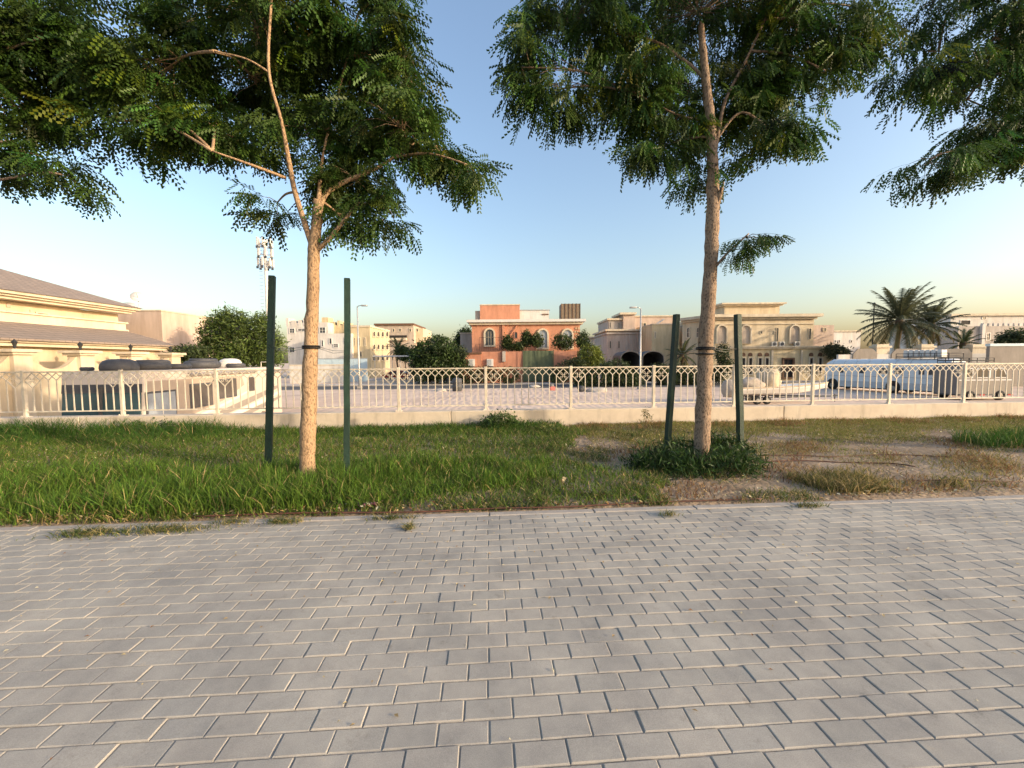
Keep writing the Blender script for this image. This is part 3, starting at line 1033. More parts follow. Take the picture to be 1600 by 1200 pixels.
# ================================================================== GRASS STRIP
def blades(P, z, h, w, lean, col, r):
    """P (n,2) in park axes; curved tapering blades"""
    n = len(P)
    az = r.uniform(0, 2 * np.pi, n)
    d = np.stack([np.cos(az), np.sin(az)], 1)
    fz = r.uniform(0, 2 * np.pi, n)
    s = np.stack([np.cos(fz), np.sin(fz)], 1) * (w / 2)[:, None]
    V = np.zeros((n, 7, 3))
    for k, (t, ws) in enumerate(((0, 1.0), (.4, .85), (.75, .55))):
        off = d * (lean * h * t ** 1.8)[:, None]
        zz = z + h * t * (1 - .35 * lean * t)
        V[:, 2 * k, :2] = P + off - s * ws; V[:, 2 * k + 1, :2] = P + off + s * ws
        V[:, 2 * k, 2] = zz; V[:, 2 * k + 1, 2] = zz
    V[:, 6, :2] = P + d * (lean * h)[:, None]; V[:, 6, 2] = z + h * (1 - .35 * lean)
    b = (np.arange(n) * 7)[:, None]
    Q = np.concatenate([b + [0, 1, 3, 2], b + [2, 3, 5, 4]])
    T = b + [4, 5, 6]
    return V.reshape(-1, 3), Q, T, np.repeat(col, 7, axis=0)


def val(x, y, s, seed):
    a = np.sin(x * s + seed) * np.cos(y * s * 1.3 - seed * 2) + np.sin(x * s * 2.3 - y * s * 1.9 + seed * 3) * .6 + np.sin(x * s * 5.1 + y * s * 4.3 + seed) * .35
    return a / 1.95


gr = np.random.default_rng(21)
GREEN = np.array([.095, .165, .022]); LUSH = np.array([.060, .125, .020]); DRY = np.array([.36, .27, .12]); TURF = np.array([.20, .205, .05]); BROWN = np.array([.21, .105, .05])
grass_sets = {'tall': [], 'short': []}


def sample(n, x0, x1, y0, y1):
    return np.stack([gr.uniform(x0, x1, n), gr.uniform(y0, y1, n)], 1)


def zone(key, P, keep, hmin, hmax, w, lean, base, dryfrac, var=.22, dry=DRY, hs=None):
    P = P[keep]
    n = len(P)
    h = gr.uniform(hmin, hmax, n)
    if hs is not None: h *= hs[keep]
    z = np.where(P[:, 1] > 3.75, .022 * hnoise(P[:, 0], P[:, 1]) + .004, 0)
    col = base[None] * (1 + gr.normal(0, var, (n, 1))) * (1 + gr.normal(0, .08, (n, 3)))
    isd = gr.random(n) < dryfrac
    col[isd] = dry[None] * (1 + gr.normal(0, .25, (isd.sum(), 1)))
    grass_sets[key].append(blades(P, z, h, w * gr.uniform(.7, 1.3, n), np.clip(gr.normal(lean, .22, n), .02, 1.3), np.clip(col, .01, .7), gr))


# lush tall grass at the front on the left
P = sample(80000, -12.5, 2.6, 3.74, 6.2)
edge = 1.15 + .5 * val(P[:, 0], P[:, 1], 1.1, 2) - .35 * (P[:, 1] - 4.6)
fr = 5.45 + .35 * val(P[:, 0], P[:, 1], .9, 5)
front = 3.80 + .12 * val(P[:, 0], P[:, 1] * 0, 2.3, 1) + np.clip((P[:, 0] + 1.2) * .45, 0, .9)
keep = (P[:, 0] < edge) & (P[:, 1] < fr) & (P[:, 1] > front)
hs = .72 + .3 * val(P[:, 0], P[:, 1], 1.6, 9) - .12 * np.clip(P[:, 0] + 1.5, 0, 3) + .1 * np.clip((4.6 - P[:, 1]), -1, 1)
hs = np.clip(hs, .3, 1.2)
zone('tall', P, keep, .16, .42, .0085, .5, GREEN, .06, var=.3, hs=hs)
# short mid sward with dry bits
P = sample(90000, -13, 3.0, 3.74, 8.65)
edge = 1.6 + .7 * val(P[:, 0], P[:, 1], 1.0, 4)
keep = (P[:, 0] < edge) & (val(P[:, 0], P[:, 1], 2.4, 7) > -.75)
zone('short', P, keep, .05, .17, .009, .7, np.array([.105, .165, .024]), .11)
# weeds at the foot of the wall
P = sample(30000, -13, 1.6, 7.0, 8.66)
wl = val(P[:, 0] * .7, P[:, 1] * .5, 1.1, 11)
hgt = np.clip((P[:, 1] - 7.1) / 1.2, 0, 1) * np.clip(.75 + .6 * wl, .12, 1.2)
hgt *= np.where(P[:, 0] < -4.2, 1.15, np.where((P[:, 0] > -4.2) & (P[:, 0] < -3.2), .9, .55))
keep = (hgt > .22)
zone('tall', P, keep, .14, .42, .010, .55, LUSH, .06, hs=np.clip(hgt, .1, 1.2))
# thin grass between the two trees
P = sample(34000, .4, 4.2, 3.9, 8.0)
keep = (val(P[:, 0], P[:, 1], 1.9, 3) > .05 + .25 * np.clip(P[:, 0] - 1.4, 0, 2))
zone('short', P, keep, .03, .13, .007, .75, np.array([.095, .125, .03]), .22)
# tired turf by the wall on the right
P = sample(95000, 1.8, 16, 5.7, 8.68)
keep = (val(P[:, 0], P[:, 1], 1.7, 6) + .9 * np.clip((P[:, 1] - 6.5), -.5, 1) > gr.uniform(-.3, .9, len(P)))
zone('short', P, keep, .03, .09, .008, .8, TURF, .22)
# dry weeds on the bare soil on the right
P = sample(40000, 1.4, 15, 3.85, 6.4)
keep = val(P[:, 0], P[:, 1], 2.1, 13) > .30 + gr.uniform(-.25, .5, len(P))
zone('short', P, keep, .03, .13, .008, .8, BROWN, .5, dry=np.array([.30, .20, .09]))
P = sample(42000, 2.6, 15, 3.9, 6.6)
keep = val(P[:, 0], P[:, 1] * 1.6, 1.5, 17) > .05 + gr.uniform(-.4, .6, len(P))
zone('short', P, keep, .025, .10, .007, .8, np.array([.18, .175, .05]), .35)
P = sample(16000, 1.6, 15, 7.9, 8.68)
keep = val(P[:, 0], P[:, 1] * .3, 1.9, 15) > .15 + gr.uniform(-.3, .5, len(P))
zone('tall', P, keep, .05, .16, .008, .6, np.array([.15, .13, .04]), .4, dry=np.array([.30, .16, .08]))
# olive tuft row right of the bush
P = sample(9000, 3.6, 6.0, 3.85, 4.55)
keep = val(P[:, 0], P[:, 1] * .5, 2.6, 4) + .5 - np.abs(P[:, 1] - 4.1) * 1.2 - .35 * (P[:, 0] - 3.6) > gr.uniform(-.2, .7, len(P))
zone('tall', P, keep, .06, .2, .008, .7, np.array([.13, .13, .035]), .45)
# green clump at the far right
P = sample(9000, 7.4, 12, 5.2, 6.6)
q = ((P[:, 0] - 9.4) / 1.9) ** 2 + ((P[:, 1] - 5.95) / .5) ** 2
zone('tall', P, q < .8 + .4 * val(P[:, 0], P[:, 1], 3, 2), .1, .34, .009, .5, LUSH, .05)
# short green by the kerb at the left
P = sample(9000, -12.5, 3.4, 3.72, 4.0)
zone('short', P, val(P[:, 0], P[:, 1] * .3, 1.8, 8) > -.1, .03, .12, .007, .8, np.array([.09, .12, .03]), .25)

for key, lab in (('tall', 'tall lush green grass and weeds'), ('short', 'short patchy grass and dry weeds')):
    Vs, Qs, Ts, Cs, off = [], [], [], [], 0
    for V, Q, T, C in grass_sets[key]:
        Vs.append(V); Qs.append(Q + off); Ts.append(T + off); Cs.append(C); off += len(V)
    o = np_mesh(key + '_grass', np.concatenate(Vs), [np.concatenate(Qs), np.concatenate(Ts)], 'grass_blade', None, np.concatenate(Cs))
    o.rotation_euler.z = THETA
    kind(o, 'stuff')
    tag(o, lab + ' on the planted strip', 'grass')


def litter(P, z, s, cols, r, curl=.35):
    n = len(P)
    az = r.uniform(0, 2 * np.pi, n)
    u = np.stack([np.cos(az), np.sin(az), r.normal(0, curl, n)], 1); v = np.stack([-np.sin(az), np.cos(az), r.normal(0, curl, n)], 1)
    L_ = (s * r.uniform(.6, 1.4, n))[:, None]; W_ = L_ * r.uniform(.3, .6, n)[:, None]
    c = np.concatenate([P, z[:, None]], 1)
    V = np.stack([c - u * L_, c - v * W_ + [0, 0, .004], c + u * L_, c + v * W_ + [0, 0, .004]], 1)
    F = np.arange(n * 4).reshape(n, 4)
    return V.reshape(-1, 3), F, np.repeat(cols, 4, axis=0)


lr = np.random.default_rng(5)
n1 = 5200
Pa = np.stack([lr.uniform(-12, 3, n1), lr.normal(6.5, .55, n1)], 1)
Pb = np.stack([lr.uniform(-2, 14, 2600), lr.uniform(3.72, 6.4, 2600)], 1)
Pc = np.stack([lr.uniform(-9, 6, 1500), 3.74 + np.abs(lr.normal(0, .12, 1500))], 1)
Pd = np.stack([lr.uniform(1.5, 14, 1500), lr.uniform(6.3, 8.6, 1500)], 1)
Pl = np.concatenate([Pa, Pb, Pc, Pd])
Pl = Pl[(Pl[:, 1] < 8.65) & (Pl[:, 1] > 3.72)]
zl = .022 * hnoise(Pl[:, 0], Pl[:, 1]) + lr.uniform(.01, .06, len(Pl))
pal = np.array([[.55, .43, .22], [.42, .28, .13], [.62, .54, .36], [.26, .13, .06], [.33, .24, .12]])
cl = pal[lr.integers(0, 5, len(Pl))] * lr.uniform(.7, 1.2, (len(Pl), 1))
V, F, C = litter(Pl, zl, .017, cl, lr)
o = np_mesh('leaf_litter', V, [F], 'dry_leaf', None, C)
o.rotation_euler.z = THETA
kind(o, 'stuff'); tag(o, 'dry fallen leaves scattered over the planted strip', 'leaves')
# specks and straw on the pavers
n2 = 520
Pp = np.stack([lr.uniform(-6, 6, n2), 3.6 - np.abs(lr.normal(0, 1.1, n2))], 1)
V, F, C = litter(Pp, np.full(n2, .006), .010, pal[lr.integers(0, 5, n2)], lr, .08)
o = np_mesh('paving_litter', V, [F], 'dry_leaf', None, C)
o.rotation_euler.z = THETA
kind(o, 'stuff'); tag(o, 'specks of straw and leaf scattered over the grey pavers', 'leaves')

# clumps of clippings lying over the kerb
def clippings(label, px, py, rx, ry, n, seed):
    r = np.random.default_rng(seed)
    c = to_park(G(px, py))
    a = r.normal(0, .45, (n, 2)) * np.array([rx, ry])
    Pn = a + np.array([c.x, c.y])
    zz = np.full(n, .005)
    col = np.where((r.random(n) < .35)[:, None], np.array([[.38, .31, .14]]), np.array([[.10, .13, .035]])) * r.uniform(.6, 1.3, (n, 1))
    V, Q, T, C = blades(Pn, zz, r.uniform(.03, .085, n), np.full(n, .006), r.uniform(.8, 1.3, n), col, r)
    o = np_mesh('grass_clippings', V, [Q, T], 'grass_blade', None, C)
    o.rotation_euler.z = THETA
    kind(o, 'stuff')
    tag(o, label, 'clippings', 'clumps of clippings along the kerb')


clippings('leftmost clump of grass clippings on the pavers by the kerb', 140, 835, .30, .10, 420, 1)
clippings('long clump of grass clippings, second from the left on the kerb', 255, 830, .42, .09, 560, 2)
clippings('small thin clump of clippings, third from the left by the kerb', 362, 818, .16, .07, 150, 3)
clippings('clump of clippings on the kerb below the left tree', 443, 817, .18, .06, 240, 4)
clippings('flat dry clippings right of the purple wrapper along the pavers', 615, 811, .30, .05, 200, 7)
clippings('small dense green tuft lying alone on the pavers', 639, 826, .055, .06, 130, 5)
clippings('thin wisp of clippings on the pavers in front of the dark bush', 1047, 806, .10, .05, 80, 6)
clippings('rightmost wisp of green clippings on the pavers', 1265, 792, .18, .05, 130, 8)

# wrapper
wc = G(571, 796)
w = thing('wrapper', 'crumpled purple and white wrapper in the grass by the kerb', 'litter', wc)
for nm, mt, dx, sd, s in (('purple_side', 'purple_wrap', -.03, 3, .055), ('white_side', 'white_wrap', .02, 4, .035), ('purple_flap', 'purple_wrap', .065, 6, .04)):
    rr = random.Random(sd)
    mb = MB(); n = 5
    vs = [(wc.x + dx + (i / 4 - .5) * s * 2 + rr.uniform(-.006, .006), wc.y + (j_ / 4 - .5) * s * 1.4, .045 + rr.uniform(-.02, .03)) for j_ in range(n) for i in range(n)]
    mb.add(vs, [(j_ * n + i, j_ * n + i + 1, (j_ + 1) * n + i + 1, (j_ + 1) * n + i) for j_ in range(n - 1) for i in range(n - 1)])
    mb.build(nm, mt, w)
# dead curled leaves that stand out
for lab, px, py in (('large pale dead leaf lying in the left grass', 316, 752), ('large pale dead leaf in the grass left of the dark bush', 880, 765)):
    c = G(px, py); rr = random.Random(px)
    mb = MB()
    for q in range(4):
        a = q * 1.5 + rr.random(); n = 6
        pts = [(c.x + math.cos(a) * .06 * t / 5, c.y + math.sin(a) * .06 * t / 5, .08 + .05 * math.sin(t / 5 * 2.4 + q) - .02 * q) for t in range(n)]
        for t in range(n - 1):
            wv = .018 * math.sin(math.pi * (t + .5) / n) + .004; wv2 = .018 * math.sin(math.pi * (t + 1.5) / n) + .003
            A, B = Vector(pts[t]), Vector(pts[t + 1]); sd = Vector((-math.sin(a), math.cos(a), .3))
            mb.add([A - sd * wv, A + sd * wv, B + sd * wv2, B - sd * wv2], [(0, 1, 2, 3)])
    ob = mb.build('dead_leaf', mat('dead_leaf', (.50, .37, .20), .85, .25, 30))
    tag(ob, lab, 'leaf')

# irrigation pipes
def pipe(label, pts, r_=.008):
    ps = [(G(x, y, .02), 1) for x, y in pts]
    sp = smooth_path([(p + Vector((0, 0, random.uniform(-.004, .012))), r_) for p, q in ps], 5)
    ob = MB().tube([p for p, q in sp], r_, 7).build('irrigation_pipe', 'drip_pipe', None, True)
    tag(ob, label, 'pipe', 'irrigation pipes')


pipe('brown irrigation pipe running along the kerb', [(300, 808), (470, 803), (640, 800), (780, 794), (880, 792), (1000, 786), (1110, 782), (1190, 781)])
pipe('upper irrigation pipe on the bare soil, nearest the turf', [(1180, 713), (1240, 712), (1300, 713), (1370, 710), (1430, 712), (1500, 716)])
pipe('middle irrigation pipe on the bare soil right of the bush', [(1175, 722), (1250, 720), (1320, 722), (1390, 724), (1430, 730)])
pipe('lowest irrigation pipe on the bare soil at the right edge', [(1420, 752), (1480, 751), (1540, 753), (1600, 753), (1680, 756)])


# ================================================================== BUSHES AND FAR TREES
def foliage(name, parent, blobs, n, size, tint, var, seed, aspect=.35, droop=0.0, m='leaf', shell=.5):
    """small leaf faces grouped in clumps through ellipsoids (cx,cy,cz,rx,ry,rz)"""
    r = np.random.default_rng(seed)
    vol = np.array([(b[3] * b[4] * b[5]) ** .67 for b in blobs]); vol /= vol.sum()
    Vs, Cs = [], []
    for b, f in zip(blobs, vol):
        k = max(8, int(n * f * (2.0 if size > .05 else 1.2) / 14))
        d = r.normal(0, 1, (k, 3)); d /= np.linalg.norm(d, axis=1)[:, None]
        rad = (r.random(k) ** (1 / 3)) * (1 - shell) + shell * r.uniform(.75, 1.08, k)
        cc = np.array(b[:3]) + d * rad[:, None] * np.array(b[3:6])
        tone = 1 + r.normal(0, var, k)
        m_ = 14
        pos = np.repeat(cc, m_, axis=0) + r.normal(0, size * 1.9, (k * m_, 3))
        u = r.normal(0, 1, (k * m_, 3)) + np.repeat(d, m_, axis=0) * .8; u[:, 2] -= droop
        u /= np.linalg.norm(u, axis=1)[:, None]
        v = np.cross(u, r.normal(0, 1, (k * m_, 3))); v /= np.linalg.norm(v, axis=1)[:, None] + 1e-6
        s = size * 1.25 * r.uniform(.6, 1.4, (k * m_, 1))
        Vs.append(np.stack([pos - u * s, pos - v * s * aspect, pos + u * s, pos + v * s * aspect], 1).reshape(-1, 3))
        c = np.array(tint)[None] * np.repeat(tone, m_)[:, None] * (1 + r.normal(0, .15, (k * m_, 1)))
        Cs.append(np.repeat(np.clip(c, .006, .6), 4, axis=0))
    V = np.concatenate(Vs); C = np.concatenate(Cs)
    o = np_mesh(name, V, [np.arange(len(V)).reshape(-1, 4)], m, parent, C)
    kind(o, 'stuff')
    return o


def pblob(px, py, rx, ry, Z, dz=0, ryd=None):
    c = at(px, py, Z + dz); s = Z / FPX
    return (c.x, c.y, c.z, rx * s, (ryd if ryd else .8 * rx * s), ry * s)


def stems(parent, base, tips, r0, m='bark_brown'):
    for tpt in tips:
        b = Vector(base); e = Vector(tpt)
        md = (b + e) / 2 + Vector((random.uniform(-.1, .1), random.uniform(-.1, .1), .05)) * (e - b).length
        MB().tube([b, md, e], [r0, r0 * .7, r0 * .3], 6).build('stem', m, parent, True)


def bush(name, label, cat, Z, blobs, n, size, tint, seed, base=None, zb=LOT, group=None, r0=.05, aspect=.35, trunk=False, droop=0.0, var=.35, shell=.5):
    bl = [pblob(*b[:4], Z, *(b[4:5])) for b in blobs]
    bx = sum(b[0] for b in bl) / len(bl) if base is None else base
    t = thing(name, label, cat, (bx, Z, zb), group=group)
    if trunk:
        top = max(bl, key=lambda b: b[3] * b[5])
        mid = Vector((bx, Z, zb + .45 * (top[2] - zb)))
        MB().tube([(bx, Z, zb - .05), (bx + .05, Z, zb + .25 * (top[2] - zb)), mid], [r0 * 1.2, r0, r0 * .85], 9).build('trunk', 'bark_brown', t, True)
        stems(t, mid, [(b[0], b[1], b[2] + .2 * b[5]) for b in bl], r0 * .6)
    else:
        stems(t, (bx, Z, zb), [(b[0], b[1], b[2]) for b in bl], r0)
    foliage('crown' if trunk else 'foliage', t, bl, n, size, tint, var, seed, aspect, droop, shell=shell)
    return t


# dark bush around the right tree
bush('bush', 'dark green leafy bush around the foot of the brown-barked tree', 'bush', b2.y - .05,
     [(1035, 728, 42, 30, -.1), (1075, 745, 40, 28, -.35), (1135, 738, 48, 34, -.3), (1090, 712, 60, 24, .35), (1165, 752, 28, 20, -.3), (1015, 738, 30, 26, -.15), (1150, 706, 26, 18, .3), (1050, 708, 22, 16, .2), (1130, 695, 18, 12, .3), (1000, 728, 14, 14, 0), (1185, 735, 14, 14, -.1)],
     14000, .038, (.034, .068, .015), 31, zb=0, r0=.012, aspect=.13, var=.4, droop=-.7, shell=.3)
wz = 8.35
bush('weed', 'tallest leafy weed clump in front of the low wall', 'weed', wz, [(782, 662, 30, 15), (760, 672, 26, 12), (812, 676, 28, 12)], 3600, .028, (.065, .115, .025), 32, zb=0, r0=.008, aspect=.3)
bush('weed', 'lower olive weed clump along the wall, left of the dry patch', 'weed', wz - .5, [(850, 678, 30, 13), (885, 684, 30, 12), (918, 690, 26, 10)], 3200, .024, (.11, .125, .035), 33, zb=0, r0=.008, aspect=.3)
bush('weed', 'spindly seedy weed standing against the sunny wall left of the leaning stake', 'weed', 8.3, [(1012, 655, 9, 10), (1006, 645, 4, 5), (1016, 672, 8, 8)], 160, .016, (.20, .18, .08), 34, zb=0, r0=.004, aspect=.4)
bush('weed', 'spreading green weeds against the wall below the coach', 'weed', 8.3, [(245, 668, 60, 10), (300, 672, 40, 9), (200, 672, 40, 9)], 4200, .024, (.06, .105, .025), 35, zb=0, r0=.006, aspect=.3)
bush('weed', 'green weeds against the wall at the left edge', 'weed', 8.2, [(30, 672, 55, 12), (-40, 672, 60, 14), (80, 678, 40, 9)], 4200, .024, (.06, .105, .025), 36, zb=0, r0=.006, aspect=.3)
# ================================================================== LEFT VILLA
def poly_obj(name, pts, faces, m, parent):
    return MB().add(pts, faces).build(name, m, parent)


vl = thing('villa', 'cream villa with two brown hipped roofs at the left edge', 'house', (-25, 16, LOT))
MB().box(-34, -22, 5, 24.8, LOT, 2.25).build('ground_floor_wall', 'cream', vl)
MB().box(-33.5, -25, 5, 25.3, 2.25, 4.62).build('upper_wall', 'cream', vl)
e1 = MB().box(-22.1, -21.55, 4.8, 25.0, 2.26, 2.42).box(-22.1, -21.4, 4.8, 25.15, 2.42, 2.58)
e1.build('lower_cornice', 'cream_trim', vl)
poly_obj('lower_roof', [(-21.25, 4.8, 2.585), (-21.25, 25.25, 2.585), (-24.99, 25.25, 3.7), (-24.99, 4.8, 3.7), (-21.25, 4.8, 2.50), (-21.25, 25.25, 2.50), (-24.99, 25.25, 3.5), (-24.99, 4.8, 3.5)],
         [(0, 1, 2, 3), (4, 5, 1, 0), (5, 6, 2, 1), (7, 6, 5, 4)], 'roof_tiles', vl)
bal = MB().box(-24.95, -24.55, 14.2, 25.32, 3.55, 4.0).box(-24.99, -24.45, 14.1, 25.4, 4.0, 4.08).box(-24.99, -24.45, 14.1, 25.4, 3.5, 3.62)
bal.build('balcony_parapet', 'cream_trim', vl)
MB().box(-24.9, -24.3, 4.8, 25.5, 4.63, 4.76).box(-24.9, -24.12, 4.8, 25.62, 4.76, 4.86).box(-24.9, -23.95, 4.8, 25.75, 4.86, 5.0).build('upper_cornice', 'cream_trim', vl)
poly_obj('upper_roof', [(-23.85, 4, 5.005), (-23.85, 25.85, 5.005), (-29, 20.9, 7.15), (-29, 4, 7.15), (-34.2, 25.85, 5.005), (-34.2, 4, 5.005)],
         [(0, 1, 2, 3), (1, 4, 2), (4, 5, 3, 2), (0, 5, 4, 1)], 'roof_tiles', vl)
p25 = FX(-25)
for (x0, y0, x1, y1) in ((10, 485, 25, 494), (55, 488, 76, 496)):
    window(vl, p25, p25.rect(x0, y0, x1, y1), 'cream_trim', 'glass', .06, proud=.06)
for (x0, y0, x1, y1) in ((9, 474, 15, 480), (46, 484, 51, 492)):
    r = p25.rect(x0, y0, x1, y1)
    MB().ext(rectp(r), p25, .0, .05).build('vent', 'pinkish', vl)

bw = thing('boundary_wall', 'cream garden wall with lantern pillars and scalloped top beside the coach', 'wall', (-19.8, 16, LOT))
pil = [8.6, 11.0, 13.4, 15.8, 18.2, 20.6, 23.0]
pw = Plane((-19.8, 0, 0), (1, 0, 0))
wallm = MB()
for a, b in zip(pil[:-1], pil[1:]):
    a, b = a + .3, b - .3
    pts = [(a, LOT)] + [(b, LOT)]
    for k in range(13):
        t = k / 12
        pts.append((b + (a - b) * t, 1.25 + .55 * (abs(2 * t - 1)) ** 2.2))
    wallm.ext(pts, pw, -.12, .12)
wallm.build('wall', 'cream', bw)
for y in pil:
    c = MB().box(-20.1, -19.5, y - .3, y + .3, LOT, 1.85).box(-20.2, -19.4, y - .4, y + .4, 1.85, 1.95).box(-20.3, -19.3, y - .5, y + .5, 1.95, 2.07)
    p = c.build('pillar', 'cream_trim', bw)
    MB().lathe([(.03, 2.07), (.03, 2.13), (.06, 2.14), (.04, 2.18), (.085, 2.34), (.10, 2.35), (.035, 2.43), (.01, 2.48)], (-19.8, y, 0), 8).build('lantern', 'lamp_black', p)

an = thing('annex_building', 'flat-roofed pinkish box building with blank walls beside the villa', 'house', (-26, 30, LOT))
MB().box(-33, -24, 27.3, 34.5, LOT, 5.05).build('wall', 'pinkish', an)
MB().box(-33.04, -23.96, 27.26, 34.54, 5.05, 5.13).build('parapet_cap', 'cream_trim', an)
MB().box(-27.0, -26.6, 28, 28.4, 5.13, 5.3).build('roof_hatch', 'white_paint', an)


def dish(label, px, py, Z, R, up, foot):
    c = at(px, py, Z)
    t = thing('satellite_dish', label, 'dish', (c.x, c.y, foot), group='satellite dishes on the left roofs')
    MB().tube([(c.x, c.y + .05, foot), (c.x, c.y + .05, c.z)], .03, 6).build('mast', 'galv', t)
    prof = [(R * k / 5, -.3 * R + .3 * R * (k / 5) ** 2) for k in range(6)]
    mb = MB().lathe([(max(.01, a), b) for a, b in prof] + [(R, .02), (.01, -.27 * R)], (0, 0, 0), 16)
    rot = Matrix.Rotation(math.radians(up), 3, 'X') @ Matrix.Identity(3)
    mb.v = [tuple(Matrix.Rotation(.5, 3, 'Z') @ rot @ Vector(v) + c) for v in mb.v]
    mb.build('reflector', 'white_paint', t, True)
    e = c + Vector((.2, -.6 * R, .25 * R))
    MB().tube([c, e], .015, 5).lathe([(.04, -.04), (.05, .03)], e, 6).build('feed_arm', 'galv', t)


dish('satellite dish on a tall thin mast above the box building', 215, 463, 29, .42, 60, 5.13)
dish('white satellite dish half hidden behind the villa roof end', 199, 479, 28.4, .5, 40, 5.13)
dish('small white dish leaning left of the other dishes', 186, 482, 27.9, .35, 70, 5.13)

bush('shade_tree', 'bushy green tree between the box building and the left stake', 'tree', 27.0,
     [(375, 530, 45, 38), (350, 515, 30, 28), (400, 515, 30, 22), (420, 548, 26, 28), (330, 548, 24, 22), (365, 495, 14, 12), (335, 507, 10, 9), (385, 560, 50, 24), (345, 505, 16, 14), (325, 520, 10, 8), (318, 535, 9, 7), (412, 500, 10, 8), (355, 488, 7, 6), (432, 530, 9, 9)],
     9500, .10, (.085, .125, .028), 41, r0=.14, trunk=True, aspect=.25, var=.4, shell=.1)
bush('shrub', 'low dark shrub under the bushy tree by the box building', 'bush', 25.0, [(300, 552, 20, 8), (285, 556, 14, 7)], 1500, .09, (.06, .085, .03), 42, r0=.04)

# ================================================================== COACH (motorhome)
rvf = at(220, 600, 12.9); rvb = at(440, 600, 23.0)
ang = math.atan2(-(rvb.x - rvf.x), rvb.y - rvf.y)
RVL = 10.2
rv = thing('motorhome', 'large cream motorhome with teal windscreen and swoosh stripes behind the railing', 'motorhome', (rvf.x, rvf.y, LOT), ang)
W = 2.48; H = 3.22


def rshear(v):
    v = v.copy()
    if v.y < .5: v.y += max(0, (v.z - 1.6)) * .12
    return v


MB().bbox(-W, 0, 0, RVL, .42, H, .10, 3, rshear).build('body', 'rv_body', rv, True, True)
MB().box(-W + .05, -.05, .3, RVL - .3, .28, .42).build('chassis', 'dark_grey', rv, local=True)
ws = MB()
for x0, x1 in ((-W + .10, -W / 2 - .03), (-W / 2 + .03, -.10)):
    ws.add([(x0, -.012, 1.25), (x1, -.012, 1.25), (x1, .135, 2.72), (x0, .135, 2.72), (x0, .05, 1.25), (x1, .05, 1.25), (x1, .2, 2.72), (x0, .2, 2.72)],
           [(0, 1, 2, 3), (7, 6, 5, 4), (0, 4, 5, 1), (1, 5, 6, 2), (2, 6, 7, 3), (3, 7, 4, 0)])
ws.build('windscreen', 'glass_teal', rv, local=True)
MB().add([(-W + .08, .10, 2.50), (-.08, .10, 2.50), (-.08, .136, 2.78), (-W + .08, .136, 2.78), (-W + .08, .2, 2.50), (-.08, .2, 2.50), (-.08, .2, 2.78), (-W + .08, .2, 2.78)], [(0, 1, 2, 3), (0, 4, 5, 1), (3, 2, 6, 7), (1, 5, 6, 2), (0, 3, 7, 4)]).build('windscreen_visor', 'dark_grey', rv, local=True)
MB().box(-W / 2 - .03, -W / 2 + .03, -.02, .15, 1.25, 2.7).build('windscreen_divider', 'dark_grey', rv, local=True)
MB().bbox(-W + .05, -.05, -.03, .2, .5, .85, .05, 2).build('bumper', 'rv_stripe', rv, local=True)
for x in (-W + .35, -.35):
    MB().lathe([(.01, -.05), (.11, -.05), (.13, .02)], (x, 0, 1.02), 12, 'Y').build('headlight', 'white_paint', rv, local=True)
for y0, y1, z0, z1 in ((.15, 1.55, 1.45, 2.5), (2.3, 3.7, 1.7, 2.65), (4.1, 5.5, 1.9, 2.75), (6.6, 7.1, 2.05, 2.75), (8.5, 9.2, 2.1, 2.75)):
    w = MB().bbox(-.01, .03, y0, y1, z0, z1, .012, 1).build('window', 'dark_grey', rv, local=True)
    MB().box(.031, .036, y0 + .06, y1 - .06, z0 + .06, z1 - .06).build('pane', 'glass_pale' if y0 < 1 else mat('glass_bronze', (.10, .085, .075), .12, .2, 2, spec=.6), w, local=True)  # first pane: a whitish reflection is put into the pale glass colour
    if y0 < 1:
        MB().box(.037, .042, (y0 + y1) / 2 - .02, (y0 + y1) / 2 + .02, z0 + .06, z1 - .06).build('divider', 'rv_light', w, local=True)
MB().add([(.0025, .14, 1.30), (.0025, 2.2, 1.42), (.0025, 4.4, 1.80), (.0025, 6.2, 2.4), (.0025, 6.0, 2.86), (.0025, .28, 2.86)], [(0, 1, 2, 3, 4, 5)]).build('taupe_panel', mat('rv_taupe', (.40, .32, .25), .4, .06, 2), rv, local=True)
for (y0, z0, y1, z1, t0, t1, m_) in ((1.5, .95, 9.8, 2.05, .10, .30, 'rv_stripe'), (2.4, .80, 10.0, 1.75, .10, .22, 'rv_light'), (3.4, .7, 10.0, 1.45, .08, .22, 'rv_stripe'), (1.2, 1.2, 7.0, 2.15, .05, .12, 'rv_light')):
    mb = MB(); n = 12
    for k in range(n + 1):
        t = k / n
        y = y0 + (y1 - y0) * t; z = z0 + (z1 - z0) * t ** 1.6; th = t0 + (t1 - t0) * math.sin(math.pi * min(1, t * .9))
        mb.v += [(.004, y, z), (.004, y, z + th)]
    mb.f += [(2 * k, 2 * k + 2, 2 * k + 3, 2 * k + 1) for k in range(n)]
    mb.build('swoosh_stripe', m_, rv, local=True)
MB().tube([(.08, 2.2, 3.02), (.08, 7.2, 3.02)], .075, 10).build('awning_roll', 'rv_stripe', rv, local=True)
MB().tube([(.08, 8.6, 2.98), (.08, 9.9, 2.98)], .05, 10).build('awning_roll', 'rv_stripe', rv, local=True)
for y in (2.2, 7.9):
    for x in (-.14, -W + .14):
        wh = MB().lathe([(.30, -.14), (.46, -.13), (.48, -.05), (.48, .1), (.44, .14), (.28, .14)], (x, y, .48), 20, 'X').build('wheel', 'tyre', rv, local=True)
        MB().lathe([(.05, .10), (.27, .145), (.27, .15), (.08, .17)], (x, y, .48), 14, 'X').build('rim', 'rim', wh, local=True)
